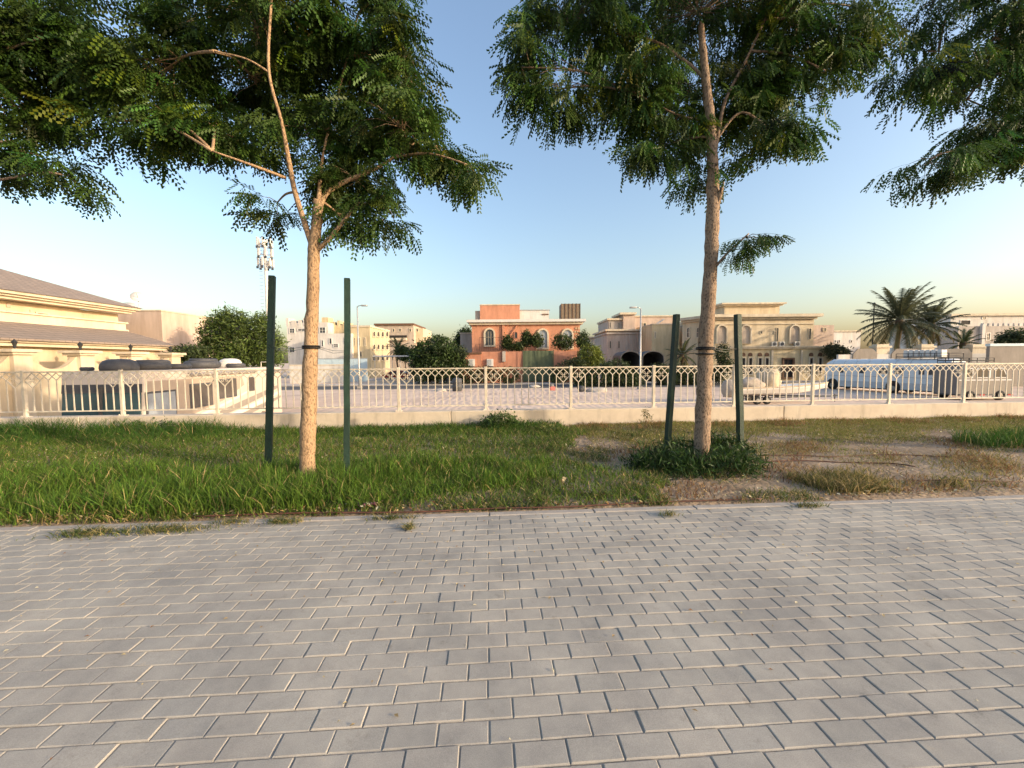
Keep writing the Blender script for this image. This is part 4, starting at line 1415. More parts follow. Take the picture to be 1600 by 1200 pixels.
MB().bbox(-W + .12, -W + .42, .7, .95, H, H + .13, .04, 2).build('roof_horn', 'dark_grey', rv, local=True)


def tube_ring(cx, cy, R, r, zb, sx=1, sy=1):
    MB().torus((cx, cy, zb + r), R, r, 24, 10, 'Z', sx, sy).build('inner_tube', 'dark_grey', rv, True, True)


def pod(name, cx, cy, lx, ly, h, m):
    mb = MB().lathe([(.5, 0), (.52, .2), (.5, .5), (.42, .82), (.26, .97), (.02, 1.0)], (0, 0, 0), 22)
    mb.v = [(cx + x * lx, cy + y * ly, H + z * h) for x, y, z in mb.v]
    mb.build(name, m, rv, True, True)




def rv_y(px, x, z):
    """how far back along the coach a roof item stands"""
    best = min((abs((lambda p: 800 + FPX * p.x / (p.y * math.cos(PITCH)))(rv_m @ Vector((x, k * .05, z))) - px), k * .05) for k in range(4, 204))
    return best[1]


rv_m = Matrix.Translation(rv.location) @ Matrix.Rotation(ang, 4, 'Z')
pod('roof_unit', -1.2, rv_y(187, -1.2, H), 1.0, .95, .40, 'dark_grey')
y_ = rv_y(237, -.9, H); tube_ring(-.9, y_, .44, .14, H); tube_ring(-.9, y_ + .05, .40, .11, H + .15)
y_ = rv_y(277, -.8, H); tube_ring(-.8, y_, .36, .11, H)
y_ = rv_y(316, -.8, H); tube_ring(-.8, y_, .50, .17, H); tube_ring(-.78, y_ + .05, .42, .10, H + .24)
y_ = rv_y(360, -.9, H); pod('white_roof_vent', -.9, y_, 1.0, .9, .46, 'rv_light'); tube_ring(-.55, y_ - .2, .30, .11, H)
MB().tube([(-.12, 9.6, H), (-.12, 9.62, H + .28), (-.4, 9.62, H + .28), (-.4, 9.6, H)], .02, 6).tube([(-.5, 9.6, H), (-.5, 9.62, H + .28), (-.8, 9.62, H + .28), (-.8, 9.6, H)], .02, 6).build('ladder_rail', 'rv_light', rv, local=True)

# ================================================================== ANTENNA MAST
mz = 110.0
mb0 = at(421.5, 565, mz)
ms = thing('antenna_mast', 'tall antenna mast with panel antennas behind the left stake', 'mast', (mb0.x, mz, LOT))
mt = at(418, 374, mz).z
MB().tube([(mb0.x, mz, LOT), (mb0.x, mz, mt - 6), (mb0.x, mz, mt)], [.55, .38, .3], 10).build('pole', 'antenna', ms)
ld = MB()
for k in range(24):
    z = LOT + 14 + k * .95
    ld.box(mb0.x - 1.3, mb0.x - .3, mz - .9, mz - .8, z, z + .1)
ld.build('step_rungs', 'galv', ms)
for zc in (mt - .8, mt - 3.6, mt - 6.2):
    MB().torus((mb0.x, mz, zc - 1.0), 1.75, .09, 16, 5).build('platform_ring', 'galv', ms)
    for k in range(6):
        a = k * math.pi / 3 + zc
        x, y = mb0.x + 1.75 * math.cos(a), mz + 1.75 * math.sin(a)
        p = MB().bbox(x - .24, x + .24, y - .2, y + .2, zc - 1.1, zc + 1.05 + .3 * math.sin(k * 3), .05, 1).build('panel_antenna', 'antenna', ms)
        MB().tube([(mb0.x, mz, zc - .5), (x, y, zc - .5)], .06, 5).build('arm', 'dark_grey', p)
        MB().box(x - .3, x + .3, y - .35, y - .21, zc - 1.9, zc - 1.25).build('radio_unit', 'dark_grey', p)

# ================================================================== FAR LEFT BLOCKS
ab = thing('apartment_block', 'white block with stepped parapet seen between the left stakes', 'building', (at(500, 560, 88).x, 88, LOT))
pa = FY(88)
mb, r0_ = wallbox(pa, 448, 504, 512, 14); mb.build('wall', 'white_wall', ab)
pa2 = FY(91)
mb, r1_ = wallbox(pa2, 500, 508, 557, 12); mb.build('rear_wall', 'yellow_wall', ab)
pa3 = FY(84)
mb, r2_ = wallbox(pa3, 496, 521, 549, 3.9); mb.build('front_wing', 'white_wall', ab)
for x0, y0, x1, pl_ in ((447, 497, 451, pa), (455, 501, 462, pa), (466, 500, 471, pa), (474, 497, 488, pa), (503, 496, 513, pa2), (516, 503, 523, pa2), (527, 501, 531, pa2), (536, 504, 545, pa2)):
    r = pl_.rect(x0, y0, x1, y0 + 12)
    MB().ext(rectp(r), pl_, -2.5, .06).build('parapet_block', 'white_wall' if pl_ is pa else 'yellow_wall', ab)
for x0, y0, x1, y1, pl_ in ((452, 513, 461, 521, pa), (452, 542, 461, 551, pa), (465, 513, 477, 518, pa), (499, 511, 509, 521, pa), (502, 531, 506, 542, pa3), (514, 528, 519, 538, pa3), (521, 537, 529, 543, pa3), (538, 527, 543, 537, pa3)):
    window(ab, pl_, pl_.rect(x0, y0, x1, y1), 'white_paint', 'glass', .12, bars=1 if x1 - x0 > 7 else 0)

yb = thing('apartment_block', 'sunlit yellow block with two rows of arched windows behind the lamp post', 'building', (-32.5, 91, LOT))
X1 = -30.3
ztop = at(580, 511, 85).z
MB().box(-35.2, X1, 85, 98.3, LOT, ztop).build('wall', 'yellow_wall', yb)
MB().box(-35.3, X1 + .15, 84.85, 98.45, ztop, ztop + .35).build('cornice', 'cream_trim', yb)
px1 = FX(X1)
for yy in (522, 542, 559):
    for xx in (583.5, 590, 597, 604):
        window(yb, px1, px1.rect(xx - 2.2, yy - 5, xx + 2.2, yy + 5), 'cream_trim', 'dark_open', .18, True, .22)
pf1 = FY(85)
for x0, y0, x1, y1 in ((553, 527, 556, 541), (560, 527, 563, 541), (569, 527, 572, 541), (562, 549, 566, 558)):
    window(yb, pf1, pf1.rect(x0, y0, x1, y1), 'cream_trim', 'glass', .12)

cb = thing('apartment_block', 'farthest beige block with a dark balcony band right of the yellow block', 'building', (-33, 120, LOT))
pc = FY(118)
mb, r = wallbox(pc, 586, 508, 646, 16); mb.build('wall', 'beige_wall', cb)
MB().ext(rectp(pc.rect(585, 505.5, 647, 508.2)), pc, -16, .5).build('roof_edge', 'brown_wood', cb)
mb, r = wallbox(FY(121), 646, 513, 661, 12); mb.build('side_wing', 'cream', cb)
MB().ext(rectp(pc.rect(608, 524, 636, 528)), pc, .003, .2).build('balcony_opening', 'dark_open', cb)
MB().ext(rectp(pc.rect(608, 528.2, 636, 532)), pc, .003, 1.0).build('balcony', 'cream_trim', cb)
for x in (615, 625, 641, 652):
    pl_ = pc if x < 646 else FY(121)
    window(cb, pl_, pl_.rect(x - 2, 513, x + 2, 519), 'cream_trim', 'glass', .15)

# light wall and blue hoarding in front
gw = thing('garden_wall', 'low white wall left of the lamp post across the car park', 'wall', (at(500, 580, 66).x, 66, LOT))
p66 = FY(66)
mb, r = wallbox(p66, 452, 571, 545, .3); mb.build('wall', 'white_wall', gw)
MB().ext(rectp(p66.rect(452, 569.5, 545, 571.2)), p66, -.36, .06).build('coping', 'cream_trim', gw)
hb = thing('hoarding', 'pale blue metal hoarding behind the low white wall', 'hoarding', (at(535, 580, 70).x, 70, LOT))
p70 = FY(70)
for x0 in range(497, 573, 11):
    MB().ext(rectp((p70.px(x0 + .3, 565)[0], LOT, p70.px(x0 + 10.7, 565)[0], p70.px(535, 561)[1])), p70, -.05, .05 + .02 * ((x0 // 11) % 2)).build('panel', 'pale_blue', hb)
MB().ext(rectp(p70.rect(496, 559.6, 574, 561)), p70, -.06, .1).build('rail', 'galv', hb)

# carport and cars
cp = thing('carport', 'flat white carport roof over the parked red car', 'carport', (at(612, 580, 66).x, 66, LOT))
p64 = FY(64)
a0, _, a1, b = p64.rect(583, 556, 641, 562)
MB().box(a0, a1, 64, 69, b - .12, b + .06).build('canopy', 'white_paint', cp)
for x in (a0 + .2, (a0 + a1) / 2, a1 - .2):
    for y in (64.2, 68.8):
        MB().tube([(x, y, LOT), (x, y, b - .12)], .05, 6).build('post', 'galv', cp)


def car(name, label, loc, rz, body, L_=4.4, W_=1.75, H_=1.45, roof=(1.1, 3.6)):
    t = thing(name, label, 'car', loc, rz)
    pr = Plane((0, 0, 0), (0, -1, 0))
    low = [(0.05, .35), (.0, .6), (.1, .78), (1.0, .92), (roof[0] + .05, .95), (roof[1] + .3, .95), (L_ - .1, .9), (L_, .65), (L_ - .05, .35)]
    MB().ext(low, pr, 0 - W_, 0).build('body', body, t, local=True)
    cab = [(roof[0] - .25, .952), (roof[0] + .45, H_ - .04), (roof[0] + .8, H_), (roof[1] - .5, H_), (roof[1] - .2, H_ - .06), (roof[1] + .35, .952)]
    MB().ext(cab, pr, -W_ + .12, -.12).build('cabin', body, t, local=True)
    win = [(roof[0] + .0, .99), (roof[0] + .5, H_ - .1), (roof[1] - .4, H_ - .1), (roof[1] + .1, .99)]
    MB().ext(win, pr, -.125, -.11).build('side_window', 'glass', t, local=True)
    MB().ext([(roof[0] - .27, .96), (roof[0] + .43, H_ - .03), (roof[0] + .38, H_ - .03), (roof[0] - .32, .96)], pr, -W_ + .2, -.2).build('windscreen', 'glass', t, local=True)
    MB().ext([(roof[1] + .36, .96), (roof[1] - .2, H_ - .03), (roof[1] - .15, H_ - .03), (roof[1] + .41, .96)], pr, -W_ + .2, -.2).build('rear_window', 'glass', t, local=True)
    for x in (.85, L_ - .85):
        for y in (.02, W_ - .2):
            wh = MB().lathe([(.2, 0), (.31, .01), (.32, .09), (.31, .18), (.2, .18)], (x, y, .32), 18, 'Y').build('wheel', 'tyre', t, True, True)
            MB().lathe([(.03, -.012), (.19, -.008), (.19, .05), (.03, .05)], (x, y, .32), 12, 'Y').build('rim', 'rim', wh, local=True)
    for y in (.2, W_ - .4):
        MB().box(-.02, .04, y, y + .25, .6, .74).build('headlight', 'white_paint', t, local=True)
        MB().box(L_ - .03, L_ + .02, y, y + .25, .65, .8).build('tail_light', 'red_lens', t, local=True)
    return t


c1 = at(588, 575, 62.5)
car('parked_car', 'dark red car parked under the flat carport', (c1.x, 64.8, LOT + .55), 0, 'red_car')
c2 = at(622, 570, 66)
car('parked_car', 'white car parked behind the dark red car', (c2.x, 66.8, LOT + .8), 0.1, 'white_paint', 4.6, 1.8, 1.6, (1.2, 4.0))
kind(MB().box(a0 - 1, a1 + 3, 63.6, 70, LOT, LOT + .5).build('raised_yard', 'pavement_stone'), 'structure')

# lamp posts
def lamp(label, px, ytop, ybase, dirx):
    b = G(px, ybase, LOT)
    t = thing('street_lamp', label, 'street lamp', b, group='street lamps')
    top = at(px, ytop, b.y)
    MB().box(b.x - .25, b.x + .25, b.y - .25, b.y + .25, LOT - .02, LOT + .3).build('base', 'kerb_concrete', t)
    MB().tube([(b.x, b.y, LOT + .3), (b.x, b.y, LOT + 2.2), (b.x, b.y, top.z)], [.14, .11, .075], 10).build('pole', 'galv', t, True)
    e = Vector((b.x + dirx * .55, b.y - .1, top.z + .12))
    MB().tube([(b.x, b.y, top.z - .02), (b.x + dirx * .25, b.y - .05, top.z + .1), tuple(e)], .05, 6).build('arm', 'galv', t, True)
    MB().bbox(min(e.x, e.x + dirx * .8), max(e.x, e.x + dirx * .8), e.y - .2, e.y + .2, e.z - .1, e.z + .08, .06, 2).build('lamp_head', 'galv', t, True)


lamp('grey street lamp by the car park left of the orange house', 562, 479, 607, 1)
lamp('grey street lamp in front of the grey villa, head turned left', 1000, 482, 608, -1)
tp_ = at(1366, 478, 58)
t = thing('street_lamp', 'thin dark post in front of the big palm', 'street lamp', (tp_.x, 58, LOT), group='street lamps')
MB().tube([(tp_.x, 58, LOT), (tp_.x, 58, tp_.z)], [.11, .07], 8).build('pole', 'lamp_black', t)
MB().lathe([(.07, 0), (.22, .12), (.18, .4), (.05, .5)], (tp_.x, 58, tp_.z), 8).build('lamp_head', 'lamp_black', t)

# vegetation across the car park, left to middle
bush('round_tree', 'round dense dark tree left of the orange house', 'tree', 60.5, [(682, 552, 36, 27), (660, 562, 22, 20), (705, 564, 24, 20), (684, 574, 42, 18)], 9000, .16, (.040, .068, .018), 51, r0=.18, trunk=True, aspect=.4, var=.4, shell=.3)
bush('shrub', 'loose grey-green shrub between the round tree and the orange wall', 'bush', 60, [(716, 560, 10, 16), (722, 552, 8, 10)], 900, .13, (.06, .08, .035), 52)
bush('background_tree', 'dark tree top behind the left corner of the orange house', 'tree', 84, [(727, 526, 11, 12), (719, 534, 9, 10)], 1500, .22, (.04, .06, .02), 53, trunk=True, r0=.2)
bush('background_tree', 'small green tree in front of the beige block', 'tree', 80, [(630, 550, 11, 8), (636, 556, 9, 7)], 1300, .2, (.05, .08, .025), 54, trunk=True, r0=.15)
gb = thing('outbuilding', 'small grey-beige outbuilding behind the orange house corner', 'house', (at(727, 550, 76).x, 76, LOT))
mb, r = wallbox(FY(76), 719, 521, 740, 6); mb.build('wall', 'stone_grey', gb)
MB().ext(rectp(FY(76).rect(718, 519.8, 741, 521.4)), FY(76), -6.1, .15).build('roof_edge', 'cream_trim', gb)

# ================================================================== ORANGE HOUSE
oz = 67.0
po = FY(oz)
oh = thing('orange_house', 'orange two-storey house with white cornice and arched windows', 'house', (at(820, 560, oz).x, oz, LOT))
mb, ro = wallbox(po, 737, 507, 906, 12); mb.build('wall', 'orange_wall', oh)
MB().ext(rectp(po.rect(733, 503.5, 910, 507.3)), po, -12.3, .45).build('cornice_lower', 'cream_trim', oh)
MB().ext(rectp(po.rect(730, 499.6, 914, 503.6)), po, -12.6, .85).build('cornice_upper', 'white_paint', oh)
pr_ = FY(oz + 2.5)
MB().ext(rectp(pr_.rect(750, 477, 812, 500.5)), pr_, -6, 0).build('roof_room', 'orange_wall', oh)
MB().ext(rectp(pr_.rect(749.5, 475.4, 812.5, 477)), pr_, -6.1, .1).build('roof_room_cap', 'cream_trim', oh)
MB().ext(rectp(pr_.rect(742, 485, 750, 500.5)), pr_, -5, -.6).build('stair_hood', 'beige_wall', oh)
pr2 = FY(oz + 3)
MB().ext(rectp(pr2.rect(812, 485, 858, 500.5)), pr2, -5, 0).build('white_roof_room', 'white_wall', oh)
MB().ext(rectp(pr2.rect(811, 483.8, 859, 485)), pr2, -5.1, .12).build('roof_edge', 'galv', oh)
MB().ext(rectp(pr2.rect(847, 490.5, 857, 492)), pr2, .003, .15).build('slot_window', 'brown_wood', oh)
a0, b0, a1, b1 = pr_.rect(877, 474.5, 907, 500)
sc_ = MB().box(a0, a1, oz + 2.5, oz + 5.5, b0, b1).build('tank_screen', 'screen_brown', oh)
for k in range(6):
    x = a0 + (a1 - a0) * (k + .02) / 5.1
    MB().box(x - .04, x + .04, oz + 2.42, oz + 2.498, b0, b1 + .05).build('screen_post', 'brown_wood', sc_)
for cx, y0, y1, w_, bars in ((765, 512, 542, 18, 2), (848, 513, 546, 19, 1), (886.5, 513, 546, 19, 1)):
    window(oh, po, po.rect(cx - w_ / 2, y0, cx + w_ / 2, y1), 'cream_trim', 'glass_pale' if bars == 1 else 'glass', .28, True, .2, bars)
window(oh, po, po.rect(803, 518, 809, 529), 'orange_low', 'glass', .1, True, .12)
ra = po.rect(785, 508, 789, 545)
MB().ext(rectp(ra), po, .003, .25).build('pilaster', 'orange_wall', oh)
MB().tube([po.P(*po.px(807, 509), .15), po.P(*po.px(805, 513), .15), po.P(*po.px(797, 523), .15), po.P(*po.px(796, 548), .15)], .09, 6).build('drain_pipe', 'orange_low', oh)
sc = MB()
for k in range(5):
    for i in range(2):
        c = po.px(900 + i * 4 - (k % 2) * 1.5, 513 + k * 5.5)
        sc.ext([(c[0] - .16, c[1]), (c[0], c[1] - .22), (c[0] + .16, c[1]), (c[0], c[1] + .22)], po, .002, .12)
sc.build('lattice_ornament', 'yellow_wall', oh)
bz = oz - 1.5
pb = FY(bz)
rb = pb.rect(749, 527, 783, 548)
rl = MB()
for k in range(13):
    x = rb[0] + (rb[2] - rb[0]) * k / 12
    rl.ext(rectp((x - .02, rb[1], x + .02, rb[3])), pb, 0, .04) if k in (0, 12) else rl.ext(rectp((x - .015, rb[1], x + .015, rb[1] + .9)), pb, 0, .03)
rl.ext(rectp((rb[0], rb[3] - .05, rb[2], rb[3])), pb, -.01, .05)
rl.build('balcony_frame', 'lamp_black', oh)

# lower terrace and street wall of the orange house
ow = thing('street_wall', 'orange street wall with green cloth gate below the orange house', 'wall', (at(810, 580, 62).x, 62, LOT))
pw_ = FY(62.0)
mb, r = wallbox(pw_, 752, 549, 905, 3.4); mb.build('wall', 'orange_low', ow)
mb, r = wallbox(FY(61.7), 716, 553, 752, 3.5); mb.build('wall', 'orange_low', ow)
MB().ext(rectp(FY(61.7).rect(714.5, 551, 752.5, 553.3)), FY(61.7), -3.6, .15).build('coping', 'brown_wood', ow)
MB().ext(rectp(pw_.rect(785, 549, 790, 565)), pw_, .003, .3).build('wall_lamp_pier', 'stone_grey', ow)
gt = pw_.rect(818, 548, 864, 596)
gate = MB()
nseg = 14
for k in range(nseg):
    x0 = gt[0] + (gt[2] - gt[0]) * k / nseg; x1 = gt[0] + (gt[2] - gt[0]) * (k + 1) / nseg
    gate.add([pw_.P(x0, gt[1], .35 + .03 * (k % 2)), pw_.P(x1, gt[1], .35 + .03 * ((k + 1) % 2)), pw_.P(x1, gt[3], .12 + .03 * ((k + 1) % 2)), pw_.P(x0, gt[3], .12 + .03 * (k % 2))], [(0, 1, 2, 3)])
gate.build('gate_cloth', 'green_cloth', ow)
for x in (gt[0] - .06, (gt[0] + gt[2]) / 2, gt[2] + .06):
    MB().ext(rectp((x - .05, LOT, x + .05, gt[3] + .08)), pw_, .38, .46).build('gate_post', 'green_cloth', ow)
for px in (737, 766):
    r = FY(61.7 if px < 750 else 62.0).rect(px - 5, 561, px + 5, 572)
    pl_ = FY(61.7 if px < 750 else 62.0)
    ac = thing('air_conditioner', 'white air conditioner box, %s of the two on the orange street wall' % ('left' if px < 750 else 'right'), 'air conditioner', (r[0], pl_.O.y, r[1]), group='air conditioners on the orange wall')
    MB().ext(rectp(r), pl_, .02, .4).build('case', 'white_paint', ac)
    MB().ext(rectp((r[0] + .08, r[1] + .08, r[2] - .3, r[3] - .08)), pl_, .402, .42).build('grille', 'galv', ac)
    MB().ext(rectp((r[0] + .1, r[1] - .12, r[2] - .1, r[1])), pl_, .01, .3).build('bracket', 'dark_grey', ac)
for i, (lab, px, py, rx, ry) in enumerate((('small dark potted tree right of the balcony frame on the terrace', 793, 535, 7, 10), ('taller dark terrace tree left of the middle arched window', 823, 528, 6, 12), ('dark terrace tree in front of the middle arched window', 838, 532, 9, 9),
                                           ('wide dark terrace tree in front of the right arched window', 879, 533, 15, 11), ('dark terrace tree at the right corner of the orange house', 910, 532, 9, 13), ('low sparse terrace plant under the drain pipe', 808, 541, 8, 4))):
    bush('terrace_tree', lab, 'tree', 63.6, [(px, py, rx, ry), (px + rx * .4, py + ry * .4, rx * .7, ry * .6), (px - rx * .5, py + ry * .3, rx * .6, ry * .6)], 800, .13, (.05, .075, .022), 60 + i,
         zb=at(px, 549, 63.6).z - .3, group='trees on the orange terrace', r0=.07, trunk=True, aspect=.45)
hedge = [('dark hedge under the left part of the orange wall', 58.9, [(760, 586, 20, 12), (730, 586, 20, 12), (795, 587, 18, 12), (690, 586, 24, 13), (660, 586, 20, 12)], (.035, .05, .018), 4200),
         ('dark shrubs right of the green gate', 58.9, [(885, 578, 16, 16), (905, 575, 18, 19), (872, 588, 12, 13)], (.05, .068, .028), 2400),
         ('bright yellow-green bush right of the orange house', 59.4, [(922, 555, 17, 16), (930, 566, 13, 12), (912, 566, 14, 12)], (.16, .19, .035), 3200),
         ('wide dark hedge in front of the carport arches', 52.5, [(940, 588, 28, 17), (975, 590, 26, 15), (960, 575, 22, 12), (915, 594, 20, 12), (990, 597, 16, 9)], (.045, .066, .024), 5200),
         ('dark shrubs behind the leaning stake', 54.0, [(1040, 590, 18, 15), (1068, 588, 18, 16), (1085, 592, 14, 12), (1030, 580, 12, 10)], (.045, .064, .024), 3200),
         ('slim dark shrub right of the brown trunk', 54.0, [(1128, 552, 9, 14), (1132, 570, 10, 14), (1122, 585, 10, 14)], (.04, .058, .022), 1600)]
for i, (lab, Z, bl, ti, n) in enumerate(hedge):
    bush('shrub', lab, 'bush', Z, bl, n, .13, ti, 80 + i, r0=.05, group='shrubs across the car park')


# palms
def palm(name, label, px, py, Z, R, nf, seed, zb=LOT, small=False, tint=(.085, .095, .050)):
    r = np.random.default_rng(seed)
    c = at(px, py, Z)
    t = thing(name, label, 'palm', (c.x, Z, zb), group='palms')
    h = c.z - zb
    if h > .5:
        pts = [(c.x + .15 * math.sin(k * .7), Z, zb + h * k / 12) for k in range(13)]
        MB().tube(pts, [(.25 if not small else .16) * (1.12 if k % 2 else 1) for k in range(13)], 10).build('trunk', 'palm_bark', t, True)
        MB().lathe([(.22, -.9), (.42, -.3), (.36, .2), (.1, .6)], c, 10).build('crown_boss', 'palm_bark', t, True)
    for f in range(nf):
        az = f * 2.39996 + r.normal(0, .15)
        el = math.radians(88 - 128 * ((f + .5) / nf) ** 1.05 + r.normal(0, 5))
        L_ = R * r.uniform(.85, 1.08)
        n = 15
        d = np.array([math.cos(az), math.sin(az)])
        pts = []
        ang_ = el; p = np.array([0, 0, 0.0])
        for k in range(n):
            pts.append(p.copy())
            st = L_ / (n - 1)
            p = p + np.array([d[0] * math.cos(ang_), d[1] * math.cos(ang_), math.sin(ang_)]) * st
            ang_ -= (.034 + .045 * (k / n)) * (1.3 if el < .6 else 1)
        pts = np.array(pts) + np.array(c)
        V, F = [], []
        side0 = np.array([-d[1], d[0], 0])
        for k in range(n - 1):
            a, b = pts[k], pts[k + 1]; w = .05 * (1 - k / n) + .012
            o = len(V); V += [a - side0 * w, a + side0 * w, b + side0 * w * .9, b - side0 * w * .9]; F.append((o, o + 1, o + 2, o + 3))
            if k < 2: continue
            tdir = (b - a) / np.linalg.norm(b - a); up = np.cross(side0, tdir)
            for s in (-1, 1):
                for q in range(3):
                    base = a + (b - a) * q / 3
                    ll = R * .16 * math.sin(math.pi * (.12 + .82 * k / n)) * r.uniform(.8, 1.15)
                    dr = side0 * s * .75 + tdir * .6 - np.array([0, 0, .28]) + up * .15 + r.normal(0, .08, 3)
                    dr /= np.linalg.norm(dr)
                    o = len(V); e = base + dr * ll; wv = tdir * (.065 if not small else .04)
                    V += [base - wv, base + wv, e + wv * .2, e - wv * .2]; F.append((o, o + 1, o + 2, o + 3))
        tn = np.array(tint) * r.uniform(.75, 1.2) * (np.array([1.7, 1.25, .9]) if (f > nf * .85) else 1)
        np_mesh('frond', np.array(V), [np.array(F)], 'leaf', t, np.tile(tn, (len(V), 1)))
    return t


palm('date_palm', 'tall date palm with full grey-green crown on the right', 1405, 502, 54, 5.4, 58, 1)
palm('date_palm', 'second date palm right of the tall one', 1456, 508, 57, 3.9, 44, 2)
palm('date_palm', 'low bushy palm behind the compound wall right of the date palms', 1505, 538, 56, 2.6, 26, 3, small=True, tint=(.07, .095, .04))
palm('small_palm', 'small palm behind the leaning stake', 1066, 556, 55, 2.6, 26, 4, small=True, tint=(.09, .10, .04))
palm('small_palm', 'distant palm in front of the beige block', 621, 545, 82, 3.0, 24, 5, small=True, tint=(.10, .11, .05))

# ================================================================== GREY VILLA
gz = 78.0
pg = FY(gz)
gv = thing('grey_villa', 'grey stone villa with corner tower right of the orange house', 'house', (at(985, 560, gz).x, gz, LOT))
mb, r = wallbox(pg, 949, 517, 1018, 12); mb.build('wall', 'stone_grey', gv)
MB().ext(rectp(pg.rect(945, 514.5, 1019, 517.2)), pg, -12.2, .6).build('cornice', 'cream_trim', gv)
MB().ext(rectp(pg.rect(947, 519.5, 1018.5, 522)), pg, -12.1, .3).build('string_course', 'stone_grey', gv)
pg2 = FY(gz + 1.5)
MB().ext(rectp((pg2.px(950, 505)[0], 3, pg2.px(974, 505)[0], pg2.px(960, 500)[1])), pg2, -9, 0).build('upper_wall', 'stone_grey', gv)
MB().ext(rectp(pg2.rect(948, 497.5, 975, 500.3)), pg2, -9.2, .4).build('upper_cornice', 'cream_trim', gv)
pg3 = FY(gz + .8)
MB().ext(rectp((pg3.px(974, 505)[0], 3, pg3.px(992, 505)[0], pg3.px(980, 491.5)[1])), pg3, -6, 0).build('tower', 'pinkish', gv)
MB().ext(rectp(pg3.rect(968, 488.6, 993.5, 491.7)), pg3, -6.3, .5).build('tower_cornice', 'cream_trim', gv)
pg4 = FY(gz + 4)
MB().ext(rectp((pg4.px(992, 505)[0], 3, pg4.px(1056, 505)[0], pg4.px(1024, 494.5)[1])), pg4, -9, 0).build('rear_wing', 'pinkish', gv)
MB().ext(rectp(pg4.rect(991, 493, 1057, 494.8)), pg4, -9.2, .25).build('rear_cornice', 'cream_trim', gv)
window(gv, pg4, pg4.rect(1004, 504, 1010, 512), 'cream_trim', 'glass', .15)
for x in (953.5, 967):
    window(gv, pg2, pg2.rect(x - 1.6, 503, x + 1.6, 513), 'stone_grey', 'glass', .12)
    window(gv, pg, pg.rect(x - 2, 532, x + 2, 545), 'stone_grey', 'glass', .14, True)
window(gv, pg, pg.rect(1002, 526, 1009, 545), 'cream_trim', 'glass', .18, True, bars=1)
for x in (977, 983, 989, 995, 1013):
    MB().ext(rectp(pg.rect(x - .7, 522, x + .7, 556)), pg, .003, .18).build('pilaster', 'stone_grey', gv)
pg5 = FY(72)
yw = thing('annex_building', 'plain yellow-beige side building left of the big cream house', 'house', (at(1042, 560, 72).x, 72, LOT))
mb, r = wallbox(pg5, 1019, 507, 1062, 9); mb.build('wall', 'yellow_wall', yw)
MB().ext(rectp(pg5.rect(1018.5, 505.6, 1062.5, 507.2)), pg5, -9.1, .12).build('parapet_cap', 'cream_trim', yw)
window(yw, pg5, pg5.rect(1022, 518, 1025, 529), 'cream_trim', 'glass', .12)
MB().ext([pg5.px(1022, 509), pg5.px(1040, 497), pg5.px(1040, 499), pg5.px(1022, 511)], pg5, -1.0, -.6).build('stair_rail', 'galv', yw)

fb = thing('low_building', 'low flat white building far behind the bright bush', 'house', (at(932, 560, 95).x, 95, LOT))
mb, r = wallbox(FY(95), 915, 528, 950, 10); mb.build('wall', 'white_wall', fb)
MB().ext(rectp(FY(95).rect(914, 526, 951, 528.2)), FY(95), -10.3, .5).build('roof_edge', 'cream_trim', fb)
for x in (943, 934):
    window(fb, FY(95), FY(95).rect(x - 3, 536, x + 3, 545), 'cream_trim', 'glass', .2, True)

# carport with arches
ca = thing('arched_carport', 'carport of two dark arched bays left of the leaning stake', 'carport', (at(1003, 572, 60.5).x, 60.5, LOT))
pc_ = FY(60.5)
for x0, x1 in ((969, 1001), (1003, 1038)):
    rr_ = pc_.rect(x0, 548, x1, 580)
    hh_ = rr_[3]; cx_ = (rr_[0] + rr_[2]) / 2; hw_ = (rr_[2] - rr_[0]) / 2
    ell = lambda d: [(cx_ - hw_ + d, LOT + .01 * (d > 0)), (cx_ + hw_ - d, LOT + .01 * (d > 0))] + [(cx_ + (hw_ - d) * math.cos(math.pi * k / 12), hh_ - 1.1 - d * .3 + (1.1 - d * .7) * math.sin(math.pi * k / 12)) for k in range(13)]
    outer = ell(0)
    inner = ell(.14)
    MB().ring(outer, inner, pc_, -4.5, .1).build('arch_shell', 'dark_grey', ca)
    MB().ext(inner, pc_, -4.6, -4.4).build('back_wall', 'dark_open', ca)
c3 = pc_.px(975, 570)
car('parked_car', 'dark car parked inside the left arched bay', (c3[0], 61.5, LOT), 0.0, 'lamp_black', 4.4, 1.75, 1.45)

# ================================================================== BIG CREAM HOUSE
hz = 63.0
ph_ = FY(hz)
bh = thing('cream_house', 'big cream house with blind arches and wide cornice on the right', 'house', (at(1190, 560, hz).x, hz, LOT))
mb, r = wallbox(ph_, 1112, 500, 1272, 13, 3.0); mb.build('upper_wall', 'cream', bh)
pc1 = at(1112, 520, hz); pc2 = at(1066, 520, hz + 5)
nrm = Vector((-(pc1.y - pc2.y), (pc1.x - pc2.x), 0)); nrm = Vector((pc1.y - pc2.y, -(pc1.x - pc2.x), 0))
if nrm.y > 0: nrm = -nrm
cant = Plane((pc1.x, pc1.y, 0), nrm)
zc0 = at(1112, 500, hz).z
al = (Vector((pc2.x, pc2.y, 0)) - Vector((pc1.x, pc1.y, 0))).dot(cant.R)
lo, hi = sorted((0, al))
MB().ext(rectp((lo, LOT, hi, zc0)), cant, -6, 0).build('canted_wall', 'cream', bh)
zc1 = at(1180, 491.5, hz).z; zc2 = at(1180, 496, hz).z
xa, xb = at(1112, 500, hz).x, at(1272, 500, hz).x
MB().box(xa, xb + .25, hz - .35, hz + 13.2, zc0, zc2).build('cornice_lower', 'cream_trim', bh)
MB().box(xa - .1, xb + .8, hz - .9, hz + 13.4, zc2, zc1).build('cornice_upper', 'cream_trim', bh)
